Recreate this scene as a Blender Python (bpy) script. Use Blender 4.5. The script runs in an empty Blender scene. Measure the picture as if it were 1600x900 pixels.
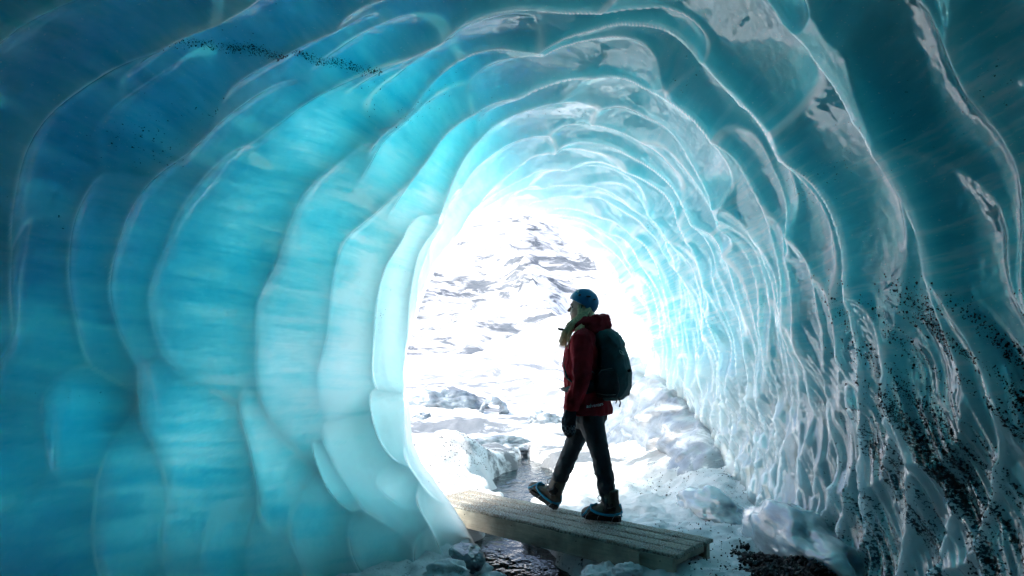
import bpy, bmesh, math, random
import numpy as np
from mathutils import Vector, Matrix

rng = np.random.default_rng(7)
random.seed(7)
R = math.radians
sc = bpy.context.scene
COL = sc.collection

# ------------------------------------------------------------------ camera
CAM_Z = 1.45
PITCH = R(4.8)
FPX = 1600 * 24.0 / 36.0
cam_d = bpy.data.cameras.new('camera')
cam_d.lens = 24.0
cam_d.sensor_width = 36.0
cam_d.clip_start = 0.05
cam_d.clip_end = 8000.0
cam = bpy.data.objects.new('camera', cam_d)
cam.location = (0, 0, CAM_Z)
cam.rotation_euler = (math.pi / 2 + PITCH, 0, 0)
COL.objects.link(cam)
sc.camera = cam

# ------------------------------------------------------------------ sky, sun, exposure
SUN_EL = R(45.0)
SUN_AZ = R(-110.0)          # measured from +Y (straight out of the cave), negative = to the left
SKY_STRENGTH = 0.15
SUN_STRENGTH = 1.5
EXPOSURE = 1.55
world = bpy.data.worlds.new('World')
sc.world = world
world.use_nodes = True
wn = world.node_tree
for n in list(wn.nodes):
    wn.nodes.remove(n)
sky = wn.nodes.new('ShaderNodeTexSky')
sky.sky_type = 'NISHITA'
sky.sun_disc = False
sky.sun_elevation = SUN_EL
sky.sun_rotation = SUN_AZ
sky.altitude = 300
sky.air_density = 1.0
sky.dust_density = 6.0
sky.ozone_density = 1.5
bg = wn.nodes.new('ShaderNodeBackground')
bg.inputs['Strength'].default_value = SKY_STRENGTH
wo = wn.nodes.new('ShaderNodeOutputWorld')
wn.links.new(sky.outputs[0], bg.inputs[0])
wn.links.new(bg.outputs[0], wo.inputs[0])

sun_d = bpy.data.lights.new('sun', 'SUN')
sun_d.energy = SUN_STRENGTH
sun_d.angle = R(12.0)
sun_d.color = (1.0, 0.96, 0.90)
sun = bpy.data.objects.new('sun', sun_d)
sdir = Vector((math.sin(SUN_AZ) * math.cos(SUN_EL), math.cos(SUN_AZ) * math.cos(SUN_EL), math.sin(SUN_EL)))
sun.rotation_euler = (-sdir).to_track_quat('-Z', 'Y').to_euler()
COL.objects.link(sun)

vs = sc.view_settings
vs.view_transform = 'Standard'
vs.look = 'None'
vs.exposure = EXPOSURE
vs.gamma = 1.0
vs.use_curve_mapping = False
cy = sc.cycles
cy.use_denoising = True
try:
    cy.denoiser = 'OPENIMAGEDENOISE'
    cy.denoising_input_passes = 'RGB_ALBEDO_NORMAL'
except Exception:
    pass
cy.max_bounces = 9
cy.diffuse_bounces = 6
cy.glossy_bounces = 5
cy.transmission_bounces = 8
cy.transparent_max_bounces = 8
cy.sample_clamp_indirect = 6.0
cy.caustics_reflective = False
cy.caustics_refractive = False
cy.use_adaptive_sampling = True
cy.adaptive_threshold = 0.03
cy.adaptive_min_samples = 24

# ------------------------------------------------------------------ helpers
def pix(px, py, d):
    """World point that lies d metres in front of the camera (along its level heading) at photo pixel px, py."""
    a = (px - 800.0) / FPX
    b = (450.0 - py) / FPX
    dy = math.cos(PITCH) - b * math.sin(PITCH)
    dz = math.sin(PITCH) + b * math.cos(PITCH)
    k = d / dy
    return Vector((a * k, d, CAM_Z + dz * k))

def tag(o, label=None, cat=None, group=None, kind=None):
    if label: o['label'] = label
    if cat: o['category'] = cat
    if group: o['group'] = group
    if kind: o['kind'] = kind
    return o

def link(name, me, mat=None, parent=None, smooth=False):
    o = bpy.data.objects.new(name, me)
    COL.objects.link(o)
    if mat is not None and len(me.materials) == 0:
        me.materials.append(mat)
    if parent is not None:
        o.parent = parent
    if smooth:
        me.shade_smooth()
    return o

def mesh_np(name, verts, faces):
    """verts (n,3) float array, faces (m,k) int array with one face size."""
    me = bpy.data.meshes.new(name)
    verts = np.ascontiguousarray(verts, dtype=np.float32)
    faces = np.ascontiguousarray(faces, dtype=np.int32)
    k = faces.shape[1]
    me.vertices.add(len(verts))
    me.vertices.foreach_set('co', verts.ravel())
    me.loops.add(faces.size)
    me.loops.foreach_set('vertex_index', faces.ravel())
    me.polygons.add(len(faces))
    me.polygons.foreach_set('loop_start', np.arange(0, faces.size, k, dtype=np.int32))
    me.update(calc_edges=True)
    me.validate()
    return me

def grid_faces(nr, nc, wrap=False, off=0):
    r = np.arange(nr - 1)[:, None]
    c = np.arange(nc if wrap else nc - 1)[None, :]
    c2 = (c + 1) % nc
    a = r * nc + c
    b = r * nc + c2
    d = (r + 1) * nc + c2
    e = (r + 1) * nc + c
    return np.stack([a, b, d, e], -1).reshape(-1, 4) + off

def _hash(ix, iy, iz, seed):
    h = (ix.astype(np.int64) * 374761393 + iy.astype(np.int64) * 668265263 + iz.astype(np.int64) * 2147483647 // 7 * 3 + seed * 1274126177) & 0xFFFFFFFF
    h = ((h ^ (h >> 13)) * 1274126177) & 0xFFFFFFFF
    h = ((h ^ (h >> 16)) * 2246822519) & 0xFFFFFFFF
    return ((h ^ (h >> 15)) & 0xFFFFFF) / float(0xFFFFFF)

def vnoise(x, y, z=None, seed=0):
    if z is None:
        z = np.zeros_like(x)
    ix, iy, iz = np.floor(x), np.floor(y), np.floor(z)
    fx, fy, fz = x - ix, y - iy, z - iz
    fx = fx * fx * fx * (fx * (fx * 6 - 15) + 10)
    fy = fy * fy * fy * (fy * (fy * 6 - 15) + 10)
    fz = fz * fz * fz * (fz * (fz * 6 - 15) + 10)
    out = 0
    for dx in (0, 1):
        wx = fx if dx else 1 - fx
        for dy in (0, 1):
            wy = fy if dy else 1 - fy
            for dz in (0, 1):
                wz = fz if dz else 1 - fz
                out = out + wx * wy * wz * _hash(ix + dx, iy + dy, iz + dz, seed)
    return out * 2 - 1

def fbm(x, y, z=None, octaves=4, seed=0, gain=0.5, lac=2.03):
    a, s, out = 1.0, 1.0, 0
    for k in range(octaves):
        out = out + a * vnoise(x * s + 17.3 * k, y * s - 9.1 * k, None if z is None else z * s + 5.7 * k, seed + k)
        a *= gain
        s *= lac
    return out

def sstep(a, b, x):
    t = np.clip((np.asarray(x, float) - a) / (b - a), 0, 1)
    return t * t * (3 - 2 * t)

# ------------------------------------------------------------------ materials
class NT:
    """Small shader-node builder."""
    def __init__(self, name):
        self.m = bpy.data.materials.new(name)
        self.m.use_nodes = True
        self.t = self.m.node_tree
        self.bsdf = self.t.nodes['Principled BSDF']
        self.out = self.t.nodes['Material Output']
    def n(self, kind, **props):
        nd = self.t.nodes.new(kind)
        for k, v in props.items():
            setattr(nd, k, v)
        return nd
    def lk(self, a, b):
        self.t.links.new(a, b)
    def coords(self, scale=(1, 1, 1), rot=(0, 0, 0), kind='Object'):
        tc = self.n('ShaderNodeTexCoord')
        mp = self.n('ShaderNodeMapping')
        mp.inputs['Scale'].default_value = scale
        mp.inputs['Rotation'].default_value = rot
        self.lk(tc.outputs[kind], mp.inputs['Vector'])
        return mp.outputs[0]
    def noise(self, vec, scale, detail=4.0, rough=0.55, distort=0.0):
        nd = self.n('ShaderNodeTexNoise')
        nd.inputs['Scale'].default_value = scale
        nd.inputs['Detail'].default_value = detail
        nd.inputs['Roughness'].default_value = rough
        nd.inputs['Distortion'].default_value = distort
        self.lk(vec, nd.inputs['Vector'])
        return nd.outputs['Fac']
    def ramp(self, fac, stops):
        nd = self.n('ShaderNodeValToRGB')
        el = nd.color_ramp.elements
        while len(el) > 1:
            el.remove(el[-1])
        for i, (p, c) in enumerate(stops):
            e = el[0] if i == 0 else el.new(p)
            e.position = p
            if not hasattr(c, '__len__'):
                c = (c, c, c)
            e.color = (*c, 1.0) if len(c) == 3 else c
        self.lk(fac, nd.inputs[0])
        return nd.outputs[0]
    def mix(self, fac, a, b, mode='MIX'):
        nd = self.n('ShaderNodeMix', data_type='RGBA', blend_type=mode)
        self.put(nd.inputs[0], fac)
        self.put(nd.inputs[6], a)
        self.put(nd.inputs[7], b)
        return nd.outputs[2]
    def math(self, op, a, b=0.0):
        nd = self.n('ShaderNodeMath', operation=op)
        self.put(nd.inputs[0], a)
        self.put(nd.inputs[1], b)
        return nd.outputs[0]
    def put(self, sock, v):
        if hasattr(v, 'is_linked') or isinstance(v, bpy.types.NodeSocket):
            self.lk(v, sock)
        elif hasattr(v, '__len__'):
            sock.default_value = (*v, 1.0) if len(v) == 3 and sock.type == 'RGBA' else v
        else:
            sock.default_value = v
    def set(self, **kw):
        for k, v in kw.items():
            self.put(self.bsdf.inputs[k.replace('_', ' ')], v)
        return self
    def bump(self, height, strength=0.3, dist=0.01):
        nd = self.n('ShaderNodeBump')
        nd.inputs['Strength'].default_value = strength
        nd.inputs['Distance'].default_value = dist
        self.lk(height, nd.inputs['Height'])
        self.lk(nd.outputs[0], self.bsdf.inputs['Normal'])
        return self

def plain(name, col, rough=0.6, var=0.15, scale=30.0, bump=0.0, bdist=0.004, metal=0.0, spec=0.5):
    """A plain coloured material with a little procedural unevenness."""
    m = NT(name)
    v = m.coords()
    nz = m.noise(v, scale, 5.0)
    dark = tuple(c * (1 - var) for c in col)
    lite = tuple(min(1, c * (1 + var)) for c in col)
    m.set(Base_Color=m.ramp(nz, [(0.3, dark), (0.7, lite)]), Roughness=rough, Metallic=metal, Specular_IOR_Level=spec)
    if bump:
        m.bump(nz, bump, bdist)
    return m.m

# --- glacier ice. The mesh carries an attribute 'ice' (red: layers and bubble clouds, with painted mouth glow and bright rims, green: dust in the ice, blue: how clear it is, alpha: how wet its skin is)
def ice_material(name='glacier_ice', col=(0.20, 0.67, 0.745), radius=(0.36, 0.47, 0.50), scale=0.95, attr=True):
    m = NT(name)
    deep = tuple(c * k for c, k in zip(col, (0.62, 0.84, 0.90)))
    pale = (min(1, col[0] * 3.4), min(1, col[1] * 1.27), min(1, col[2] * 1.175))
    grain = m.noise(m.coords((1, 1, 1.6) if attr else (1, 0.5, 2.5)), 46.0 if attr else 4.5, 2.0 if attr else 7.0, 0.6)
    if attr:
        at = m.n('ShaderNodeAttribute', attribute_name='ice')
        sep = m.n('ShaderNodeSeparateColor')
        m.lk(at.outputs['Color'], sep.inputs[0])
        layer_glow, dust, clear = sep.outputs[0], sep.outputs[1], sep.outputs[2]
        c = m.ramp(layer_glow, [(0.22, deep), (0.50, col), (0.80, pale)])
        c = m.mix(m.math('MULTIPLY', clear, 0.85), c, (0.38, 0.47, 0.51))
        c = m.mix(m.ramp(grain, [(0.27, 0.55), (0.33, 0.0)]), c, (0.72, 0.86, 0.88))
        thr = m.math('SUBTRACT', 0.80, m.math('MULTIPLY', dust, 0.42))
        sp = m.math('MULTIPLY', m.math('SUBTRACT', grain, thr), 14.0)
        sp.node.use_clamp = True
        c = m.mix(sp, c, (0.02, 0.04, 0.05))
        m.set(Coat_Weight=at.outputs['Alpha'])
    else:
        c = m.ramp(grain, [(0.32, tuple(x * 0.6 for x in col)), (0.5, col), (0.68, tuple(min(1, x * 1.3) for x in col))])
        m.set(Coat_Weight=0.7)
    m.set(Base_Color=c, Roughness=0.06, IOR=1.31)
    m.set(Subsurface_Weight=1.0, Subsurface_Radius=radius, Subsurface_Scale=scale, Coat_Roughness=0.025, Coat_IOR=1.7)
    return m.m

M_ICE = ice_material()

def snow_material():
    m = NT('snow')
    big = m.noise(m.coords(), 0.9, 5.0)
    grain = m.noise(m.coords(), 60.0, 4.0, 0.7)
    c = m.ramp(big, [(0.35, (0.72, 0.78, 0.82)), (0.6, (0.82, 0.85, 0.88))])
    dirt = m.noise(m.coords(), 14.0, 8.0, 0.75)
    zone = m.noise(m.coords((1, 1, 1)), 0.55, 3.0)
    f = m.math('MULTIPLY', m.ramp(dirt, [(0.56, 0.0), (0.63, 1.0)]), m.ramp(zone, [(0.42, 0.0), (0.6, 1.0)]))
    c = m.mix(f, c, (0.10, 0.115, 0.13))
    # outside, bare grey ice shows through the snow in streaks
    st = m.noise(m.coords((0.55, 1.0, 1.0), (0, 0, R(35))), 0.85, 8.0, 0.66, 0.8)
    tc = m.n('ShaderNodeTexCoord')
    sx = m.n('ShaderNodeSeparateXYZ')
    m.lk(tc.outputs['Object'], sx.inputs[0])
    reach = m.ramp(m.math('MULTIPLY', sx.outputs[1], 0.01), [(0.066, 0.0), (0.085, 1.0), (0.45, 0.7), (0.8, 0.0)])
    c = m.mix(m.math('MULTIPLY', m.ramp(st, [(0.48, 0.0), (0.54, 0.9)]), reach), c, (0.085, 0.105, 0.125))
    m.set(Base_Color=c, Roughness=0.55, Subsurface_Weight=0.0)
    m.bump(grain, 0.7, 0.014)
    return m.m
M_SNOW = snow_material()

def mountain_material():
    m = NT('snowy_rock')
    v = m.coords((0.5, 0.8, 1.5), (0, R(28), 0))
    a = m.noise(v, 0.16, 9.0, 0.68, 0.8)
    b = m.noise(m.coords((1, 1, 1), (0, R(28), 0)), 0.02, 4.0)
    f = m.math('ADD', m.math('MULTIPLY', a, 0.7), m.math('MULTIPLY', b, 0.42))
    rock = m.ramp(m.noise(m.coords(), 0.3, 6.0), [(0.3, (0.07, 0.09, 0.115)), (0.7, (0.14, 0.17, 0.20))])
    c = m.mix(m.ramp(f, [(0.49, 0.0), (0.555, 0.45), (0.62, 1.0)]), (0.83, 0.86, 0.89), rock)
    m.set(Base_Color=c, Roughness=0.8)
    m.bump(a, 0.6, 2.0)
    return m.m
M_MTN = mountain_material()

# ------------------------------------------------------------------ the ice cave: one closed body of glacier ice round a tunnel
XC, ZC = 0.62, 1.25
def wall_left(y):
    return np.interp(y, [-6, 0, 2.0, 3.2, 4.2, 5.0, 5.6, 7, 9, 14], [-3.1, -3.2, -3.1, -2.75, -2.0, -1.25, -0.88, -0.85, -0.95, -1.2])
def wall_right(y):
    return np.interp(y, [-6, 0, 2.5, 5.0, 8, 14], [2.3, 2.2, 2.15, 2.12, 2.18, 2.15])
def roof(y):
    return np.interp(y, [-6, 1.0, 3.0, 4.5, 6.5, 10, 14], [3.2, 3.5, 3.62, 3.60, 3.45, 3.3, 3.2])
FLOOR_B = -0.75
def smooth_fn(f):
    def g(y):
        o = 0.0
        for k, w in ((-0.5, .12), (-0.25, .23), (0, .3), (0.25, .23), (0.5, .12)):
            o = o + w * f(y + k)
        return o
    return g
wall_left, wall_right, roof = smooth_fn(wall_left), smooth_fn(wall_right), smooth_fn(roof)
# how far out the ice reaches, by angle round the tunnel (0 = right wall, 90 = roof, 180 = left wall)
END_A = np.array([-180, -165, -150, -125, -95, -60, -30, 0, 25, 45, 60, 75, 90, 105, 120, 135, 150, 165, 180], float)
END_Y = np.array([5.75, 5.55, 5.40, 5.3, 7.0, 12.5, 13.8, 14.2, 14.0, 13.2, 12.3, 11.3, 10.3, 9.2, 8.1, 7.1, 6.3, 5.95, 5.75])

NPHI, NS = 960, 760
ph = np.linspace(-180, 180, 4000, endpoint=False)
dens = np.where((ph > -140) & (ph < -45), 0.15, 1.0)
cum = np.cumsum(dens) / dens.sum()
PHI = np.interp(np.linspace(0, 1, NPHI, endpoint=False), np.concatenate([[0], cum]), np.concatenate([ph, [180]]))
def y_end(phi):
    o = 0
    for k, w in ((-12, .1), (-6, .25), (0, .3), (6, .25), (12, .1)):
        o = o + w * np.interp((phi + k + 180) % 360 - 180, END_A, END_Y)
    return o
YE = y_end(PHI) + 0.10 * fbm(np.cos(np.radians(PHI)) * 2.5, np.sin(np.radians(PHI)) * 2.5, octaves=4, seed=3)

def ring(phi_deg, y):
    c, s = np.cos(np.radians(phi_deg)), np.sin(np.radians(phi_deg))
    a = np.where(c >= 0, wall_right(y) - XC, XC - wall_left(y))
    b = np.where(s >= 0, roof(y) - ZC, ZC - FLOOR_B)
    e = np.where(s >= 0, 2.15, 3.0)
    r = (np.abs(c / a) ** e + np.abs(s / b) ** e) ** (-1.0 / e)
    foot = np.where((c < 0) & (s < 0), 1.0, 0.0) * sstep(3.6, 5.4, y) * sstep(0.0, 1.45, -r * s)
    return r * c + 0.62 * foot, r * s

T = np.linspace(0, 1, NS)[:, None]
Y0 = 1.4
tt = np.clip(T / 0.93, 0, 1)
YY = YE[None, :] * (Y0 / YE[None, :]) ** tt
back = np.clip((T - 0.93) / 0.07, 0, 1)
YY = np.where(T > 0.93, Y0 - back * 13.0, YY)
PP = np.broadcast_to(PHI[None, :], YY.shape)
rx, rz = ring(PP, YY)
shr = np.sqrt(np.clip(1 - np.clip((back - 0.45) / 0.55, 0, 1) ** 2, 0.0004, 1))
BX, BZ = XC + rx * shr, ZC + rz * shr
BASE = np.stack([BX, YY, BZ], -1)

def unit(v):
    return v / np.maximum(np.linalg.norm(v, axis=-1, keepdims=True), 1e-9)
E_PHI = unit(np.roll(BASE, -1, 1) - np.roll(BASE, 1, 1))
dS = np.empty_like(BASE)
dS[1:-1] = BASE[2:] - BASE[:-2]
dS[0] = BASE[1] - BASE[0]
dS[-1] = BASE[-1] - BASE[-2]
E_S = unit(dS)
NRM = unit(np.cross(E_PHI, E_S))
inw = np.stack([XC - BX, np.zeros_like(BX), ZC - BZ], -1)
NRM = NRM * np.sign((NRM * inw).sum(-1, keepdims=True))
# pixel where each base vertex shows, for placing the scallops seen in the photograph
cz = BASE[..., 1] * math.cos(PITCH) + (BASE[..., 2] - CAM_Z) * math.sin(PITCH)
cu = -BASE[..., 1] * math.sin(PITCH) + (BASE[..., 2] - CAM_Z) * math.cos(PITCH)
with np.errstate(all='ignore'):
    PXX = np.where(cz > 0.3, 800 + FPX * BASE[..., 0] / np.maximum(cz, 0.3), 1e6)
    PXY = np.where(cz > 0.3, 450 - FPX * cu / np.maximum(cz, 0.3), 1e6)

# scallops: melt hollows with sharp ridges between them. (px, py) of the hollow centres in the photograph
HOLLOWS = [
    (-80, 250), (-90, 520), (40, 460), (155, 430), (250, 420), (340, 400), (462, 460), (556, 440), (612, 450), (640, 520),
    (-20, 730), (75, 685), (20, 860), (160, 830), (255, 755), (325, 860), (395, 735), (470, 840), (517, 740), (560, 735), (600, 660), (610, 760), (668, 740), (560, 870), (400, 890), (690, 830),
    (60, 60), (330, 40), (270, 130), (470, 70), (110, 230), (420, 150), (480, 170), (560, 120), (600, 185), (540, 60),
    (640, 90), (700, 110), (760, 40), (900, 5), (860, 85), (820, 152), (1010, 155), (620, 200), (810, 195),
    (660, 255), (850, 243), (740, 290), (990, 215), (1045, 215), (880, 285), (1000, 280), (1100, 290),
    (1190, 205), (1370, 260), (1530, 200), (1640, 60), (1560, 420), (1280, 340), (1230, 330), (1330, 470), (1250, 440), (1450, 470), (1660, 330),
]
alpha = np.interp(PP, [-180, -168, -150, -130, -100, 60, 115, 150, 180], [2.6, 1.9, 1.4, 1.6, 2.6, 2.8, 2.6, 3.0, 2.6])      # hollows are longer round the tunnel than along it
alpha = alpha * (1 + 0.9 * np.exp(-((PP - 55) / 40.0) ** 2) * sstep(7.0, 5.0, YY))
seeds, sp_list = [], []
ds = np.abs(PXX) + np.abs(PXY)
for (hx, hy) in HOLLOWS:
    k = np.argmin((PXX - hx) ** 2 + (PXY - hy) ** 2)
    i, j = np.unravel_index(k, PXX.shape)
    if (PXX[i, j] - hx) ** 2 + (PXY[i, j] - hy) ** 2 < 900:
        seeds.append((i, j))
# fill in with smaller hollows towards the mouth and on the lower walls
def metric(i, j, i2, j2):
    D = BASE[i2, j2] - BASE[i, j]
    e1, e2, n = E_PHI[i, j], E_S[i, j], NRM[i, j]
    a = alpha[i, j]
    return np.sqrt(((D * e1).sum(-1) / a) ** 2 + (D * e2).sum(-1) ** 2 + (D * n).sum(-1) ** 2)
man = np.array(seeds)
allS = list(seeds)
for _ in range(9000):
    i = int(rng.integers(2, int(NS * 0.98)))
    j = int(rng.integers(0, NPHI))
    if -128 < PHI[j] < -60:
        continue
    y = YY[i, j]
    dist = YE[j] - y
    want = np.interp(y, [1, 3, 5, 8, 14], [0.52, 0.46, 0.36, 0.36, 0.45]) * (0.75 + 0.7 * rng.random())
    if -70 < PHI[j] < 35 and y > 4.2:
        want *= 0.46
    elif -70 < PHI[j] < -5:
        want *= 0.62
    A = np.array(allS)
    if metric(i, j, A[:, 0], A[:, 1]).min() < want:
        continue
    if len(man) and metric(i, j, man[:, 0], man[:, 1]).min() < want * 1.25:
        continue
    allS.append((i, j))
A = np.array(allS)
SP = BASE[A[:, 0], A[:, 1]]
S1, S2, SN, SA = E_PHI[A[:, 0], A[:, 1]], E_S[A[:, 0], A[:, 1]], NRM[A[:, 0], A[:, 1]], alpha[A[:, 0], A[:, 1]]
w = np.empty(len(A))
for k in range(len(A)):
    d = metric(A[k, 0], A[k, 1], A[:, 0], A[:, 1])
    d[k] = 9
    w[k] = np.sort(d)[:3].mean() * 0.5
pa, ya = PHI[A[:, 1]], YY[A[:, 0], A[:, 1]]
var = np.where((pa > 100) | (pa < -100), 0.42, 0.16)
w = w * np.exp(var * rng.normal(size=len(A)).clip(-1.6, 1.6))
H = np.empty(BASE.shape[:2])
flat = BASE.reshape(-1, 3).astype(np.float32)
wob = 0.14 * np.stack([fbm(flat[:, 0] * 1.0, flat[:, 1] * 1.0, flat[:, 2] * 1.0, 2, seed=s) for s in (11, 12, 13)], -1)
flatw = flat + wob.astype(np.float32)
Hf = np.empty(len(flat), np.float32)
Cf = np.zeros(len(flat), np.float32)
CH = 12000
for c0 in range(0, len(flat), CH):
    P = flatw[c0:c0 + CH]
    lo, hi = P.min(0) - 1.6, P.max(0) + 1.6
    near = np.where(((SP > lo) & (SP < hi)).all(1))[0]
    if len(near) == 0:
        near = np.arange(len(SP))
    D = P[:, None, :] - SP[None, near].astype(np.float32)
    along = np.einsum('pks,ks->pk', D, S2[near].astype(np.float32))
    along = along * np.where(along > 0, 1.7, 0.75)          # each hollow is steep on the side away from the mouth
    d2 = (np.einsum('pks,ks->pk', D, S1[near].astype(np.float32)) / SA[near]) ** 2 + along ** 2 + np.einsum('pks,ks->pk', D, SN[near].astype(np.float32)) ** 2 * 1.0
    h = np.interp(P[:, 0], [-1.0, 0.5], [0.30, 0.27])[:, None] * d2 / w[near]
    lf = np.interp(P[:, 0], [-0.9, 0.6], [1.0, 0.0])
    kk = (0.002 + 0.0025 * lf)[:, None]
    mn = h.min(1)
    two = np.partition(h, 1, axis=1)[:, :2] if h.shape[1] > 1 else np.concatenate([h, h + 1], 1)
    crest = np.exp(-((two[:, 1] - two[:, 0]) / np.interp(P[:, 1], [3, 9], [0.032, 0.06])) ** 2) * (1 - np.exp(-mn / 0.02))
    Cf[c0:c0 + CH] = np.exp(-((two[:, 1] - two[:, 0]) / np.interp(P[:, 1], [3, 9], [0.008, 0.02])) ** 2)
    kk = kk[:, 0]
    Hf[c0:c0 + CH] = 0.014 * (1 - 0.88 * lf) * crest * np.interp(P[:, 1], [5, 10], [1, 0.5]) + mn - kk * np.log(np.exp(-np.minimum((h - mn[:, None]) / kk[:, None], 60)).sum(1))
H = Hf.reshape(BASE.shape[:2])
H = np.minimum(H, 0.22)
fade = sstep(0.0, 0.05, T * np.ones_like(H)) * 0.75 + 0.25
low = 0.07 * fbm(flat[:, 0] * .8, flat[:, 1] * .8, flat[:, 2] * .8, 3, seed=21).reshape(H.shape)
# fine upright flutes washed into the lower right wall, and small melt ripples everywhere
clear = sstep(22, -18, PP) * sstep(-100, -75, PP) * sstep(14.5, 11.0, YY)
fx, fy, fz = BASE[..., 0], BASE[..., 1], BASE[..., 2]
flu = 1 - np.abs(fbm(fy * 8.5 - 5.0 * fz + 0.5 * fbm(fy * 2, fz * 2, octaves=2, seed=5), fz * 0.9 + 3, octaves=3, seed=23, gain=0.6))
rip = fbm(fx * 7, fy * 7, fz * 7, octaves=3, seed=27)
low = low + 0.030 * (flu - 0.6) * clear * sstep(9.5, 6.5, YY) + 0.006 * fbm(fx * 2.6, fy * 2.6, fz * 2.6, octaves=2, seed=29) + 0.0016 * rip + 0.0014 * fbm(fx * 26, fy * 30, fz * 30, octaves=2, seed=28)
INNER = BASE + NRM * ((H - 0.05) * fade + low * fade)[..., None] * shr[..., None]

kfront = int(NS * 0.93)
rows = np.unique(np.concatenate([[0, 1, 2, 4, 6, 9], np.arange(12, kfront, 9), np.linspace(kfront, NS - 1, 24).astype(int)]))
NO = len(rows)
YO, PO = YY[rows], PP[rows]
dist = YE[None, :] - YO
thin = np.maximum(sstep(62, 118, PP[:1]), sstep(-148, -178, PP[:1]))      # the left wall is the thin one
th = 0.10 * (1 - np.exp(-dist / 0.05)) + (1 - thin) * (0.75 * np.minimum(dist, 7.0) + 0.2 * np.minimum(dist, 3.0) ** 2) + thin * (0.05 * dist + (0.12 - 0.08 * np.exp(-((PO - 124) / 22.0) ** 2)) * np.clip(np.minimum(dist, 6.0 - YO), 0, 4.0) ** 2)
th[0] = 0
rad = np.stack([BX[rows] - XC, np.zeros_like(YO), BZ[rows] - ZC], -1)
rad = unit(rad) 
OUTER = INNER[rows] + rad * th[..., None]
bk = np.clip((T[rows] - 0.93) / 0.07, 0, 1)
OUTER[..., 1] = OUTER[..., 1] - 3.0 * bk
OUTER[-1] = np.array([XC, OUTER[-1, 0, 1] - 0.3, ZC]) + rad[-1] * 0.05

ni = NS * NPHI
V = np.concatenate([INNER.reshape(-1, 3), OUTER[1:].reshape(-1, 3)])
F = [grid_faces(NS, NPHI, True)]
fo_ = grid_faces(NO - 1, NPHI, True, ni)[:, ::-1]
cidx = np.arange(NPHI)
c2 = (cidx + 1) % NPHI
F.append(fo_)
F.append(np.stack([c2, cidx, ni + cidx, ni + c2], -1))          # lip: inner ring 0 to outer ring 1
last = (NS - 1) * NPHI
lo_ = ni + (NO - 2) * NPHI
half = NPHI // 2
# close both poles with quads strips across the tiny end rings
def cap(b0, flip):
    q = []
    for k in range(0, half - 1):
        a, b, c, d = b0 + k, b0 + k + 1, b0 + NPHI - 2 - k, b0 + NPHI - 1 - k
        q.append((a, b, c, d) if flip else (d, c, b, a))
    return np.array(q)
F.append(cap(last, True))
F.append(cap(lo_, False))
me = mesh_np('ice_cave', V, np.concatenate(F))
bm = bmesh.new(); bm.from_mesh(me)
bmesh.ops.recalc_face_normals(bm, faces=bm.faces[:])
bm.to_mesh(me); bm.free()
band = fbm(fx * 2.4 + 0.3 * fz, fy * 2.4, fz * 24 + 2.0 * fy + 1.5 * vnoise(fx * 1.5, fy * 1.5, fz * 1.5, seed=80), octaves=5, seed=81, gain=0.72)
cloud = fbm(fx * 2.0, fy * 2.0, fz * 2.6, octaves=5, seed=87, gain=0.6)
# towards the mouth the glow of daylight is painted into the ice colour
rim_glint = np.clip(0.22 + 1.2 * fbm(fx * 2.2, fy * 2.2, fz * 2.2, octaves=3, seed=95), 0, 1) * (1 - 0.7 * clear)  # ridge crests painted paler in uneven stretches, in place of refracted light
layer_glow = np.clip(0.60 * rim_glint * Cf.reshape(H.shape) + 0.47 + (0.14 * band + 0.13 * cloud) * (1 - 0.75 * sstep(35, 65, PP) * sstep(135, 105, PP)) * (1 - 0.60 * np.maximum(sstep(80, 120, PP), sstep(-120, -150, PP))) + 0.48 * np.exp(-(YE[None, :] - YY) / 2.5), 0, 1)
dust = np.clip(0.5 * fbm(fx * 1.1, fy * 1.1, fz * 2.4, octaves=4, seed=91) - 0.14, 0, 1)
streak = fbm((fy - 0.9 * fz) * 8.0, fz * 1.2, octaves=4, seed=411, gain=0.6)
dust = np.maximum(dust, clear * np.clip(0.35 + 0.9 * streak, 0, 1) * sstep(1180, 1420, PXX) * 0.95)
att = np.zeros((len(V), 4), np.float32)
att[:, 3] = 1
att[:, 0] = 0.5
att[:ni, 0] = layer_glow.ravel()
att[:ni, 1] = dust.ravel()
att[:ni, 2] = clear.ravel()
att[:ni, 3] = (0.62 + 0.20 * sstep(125, 85, PP) * sstep(-150, -100, PP) + 0.18 * clear).ravel()
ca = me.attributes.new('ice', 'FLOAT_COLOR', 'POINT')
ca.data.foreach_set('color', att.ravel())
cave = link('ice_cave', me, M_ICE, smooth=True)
tag(cave, 'scalloped blue glacier ice tunnel arching over the footbridge', kind='structure')

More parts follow.
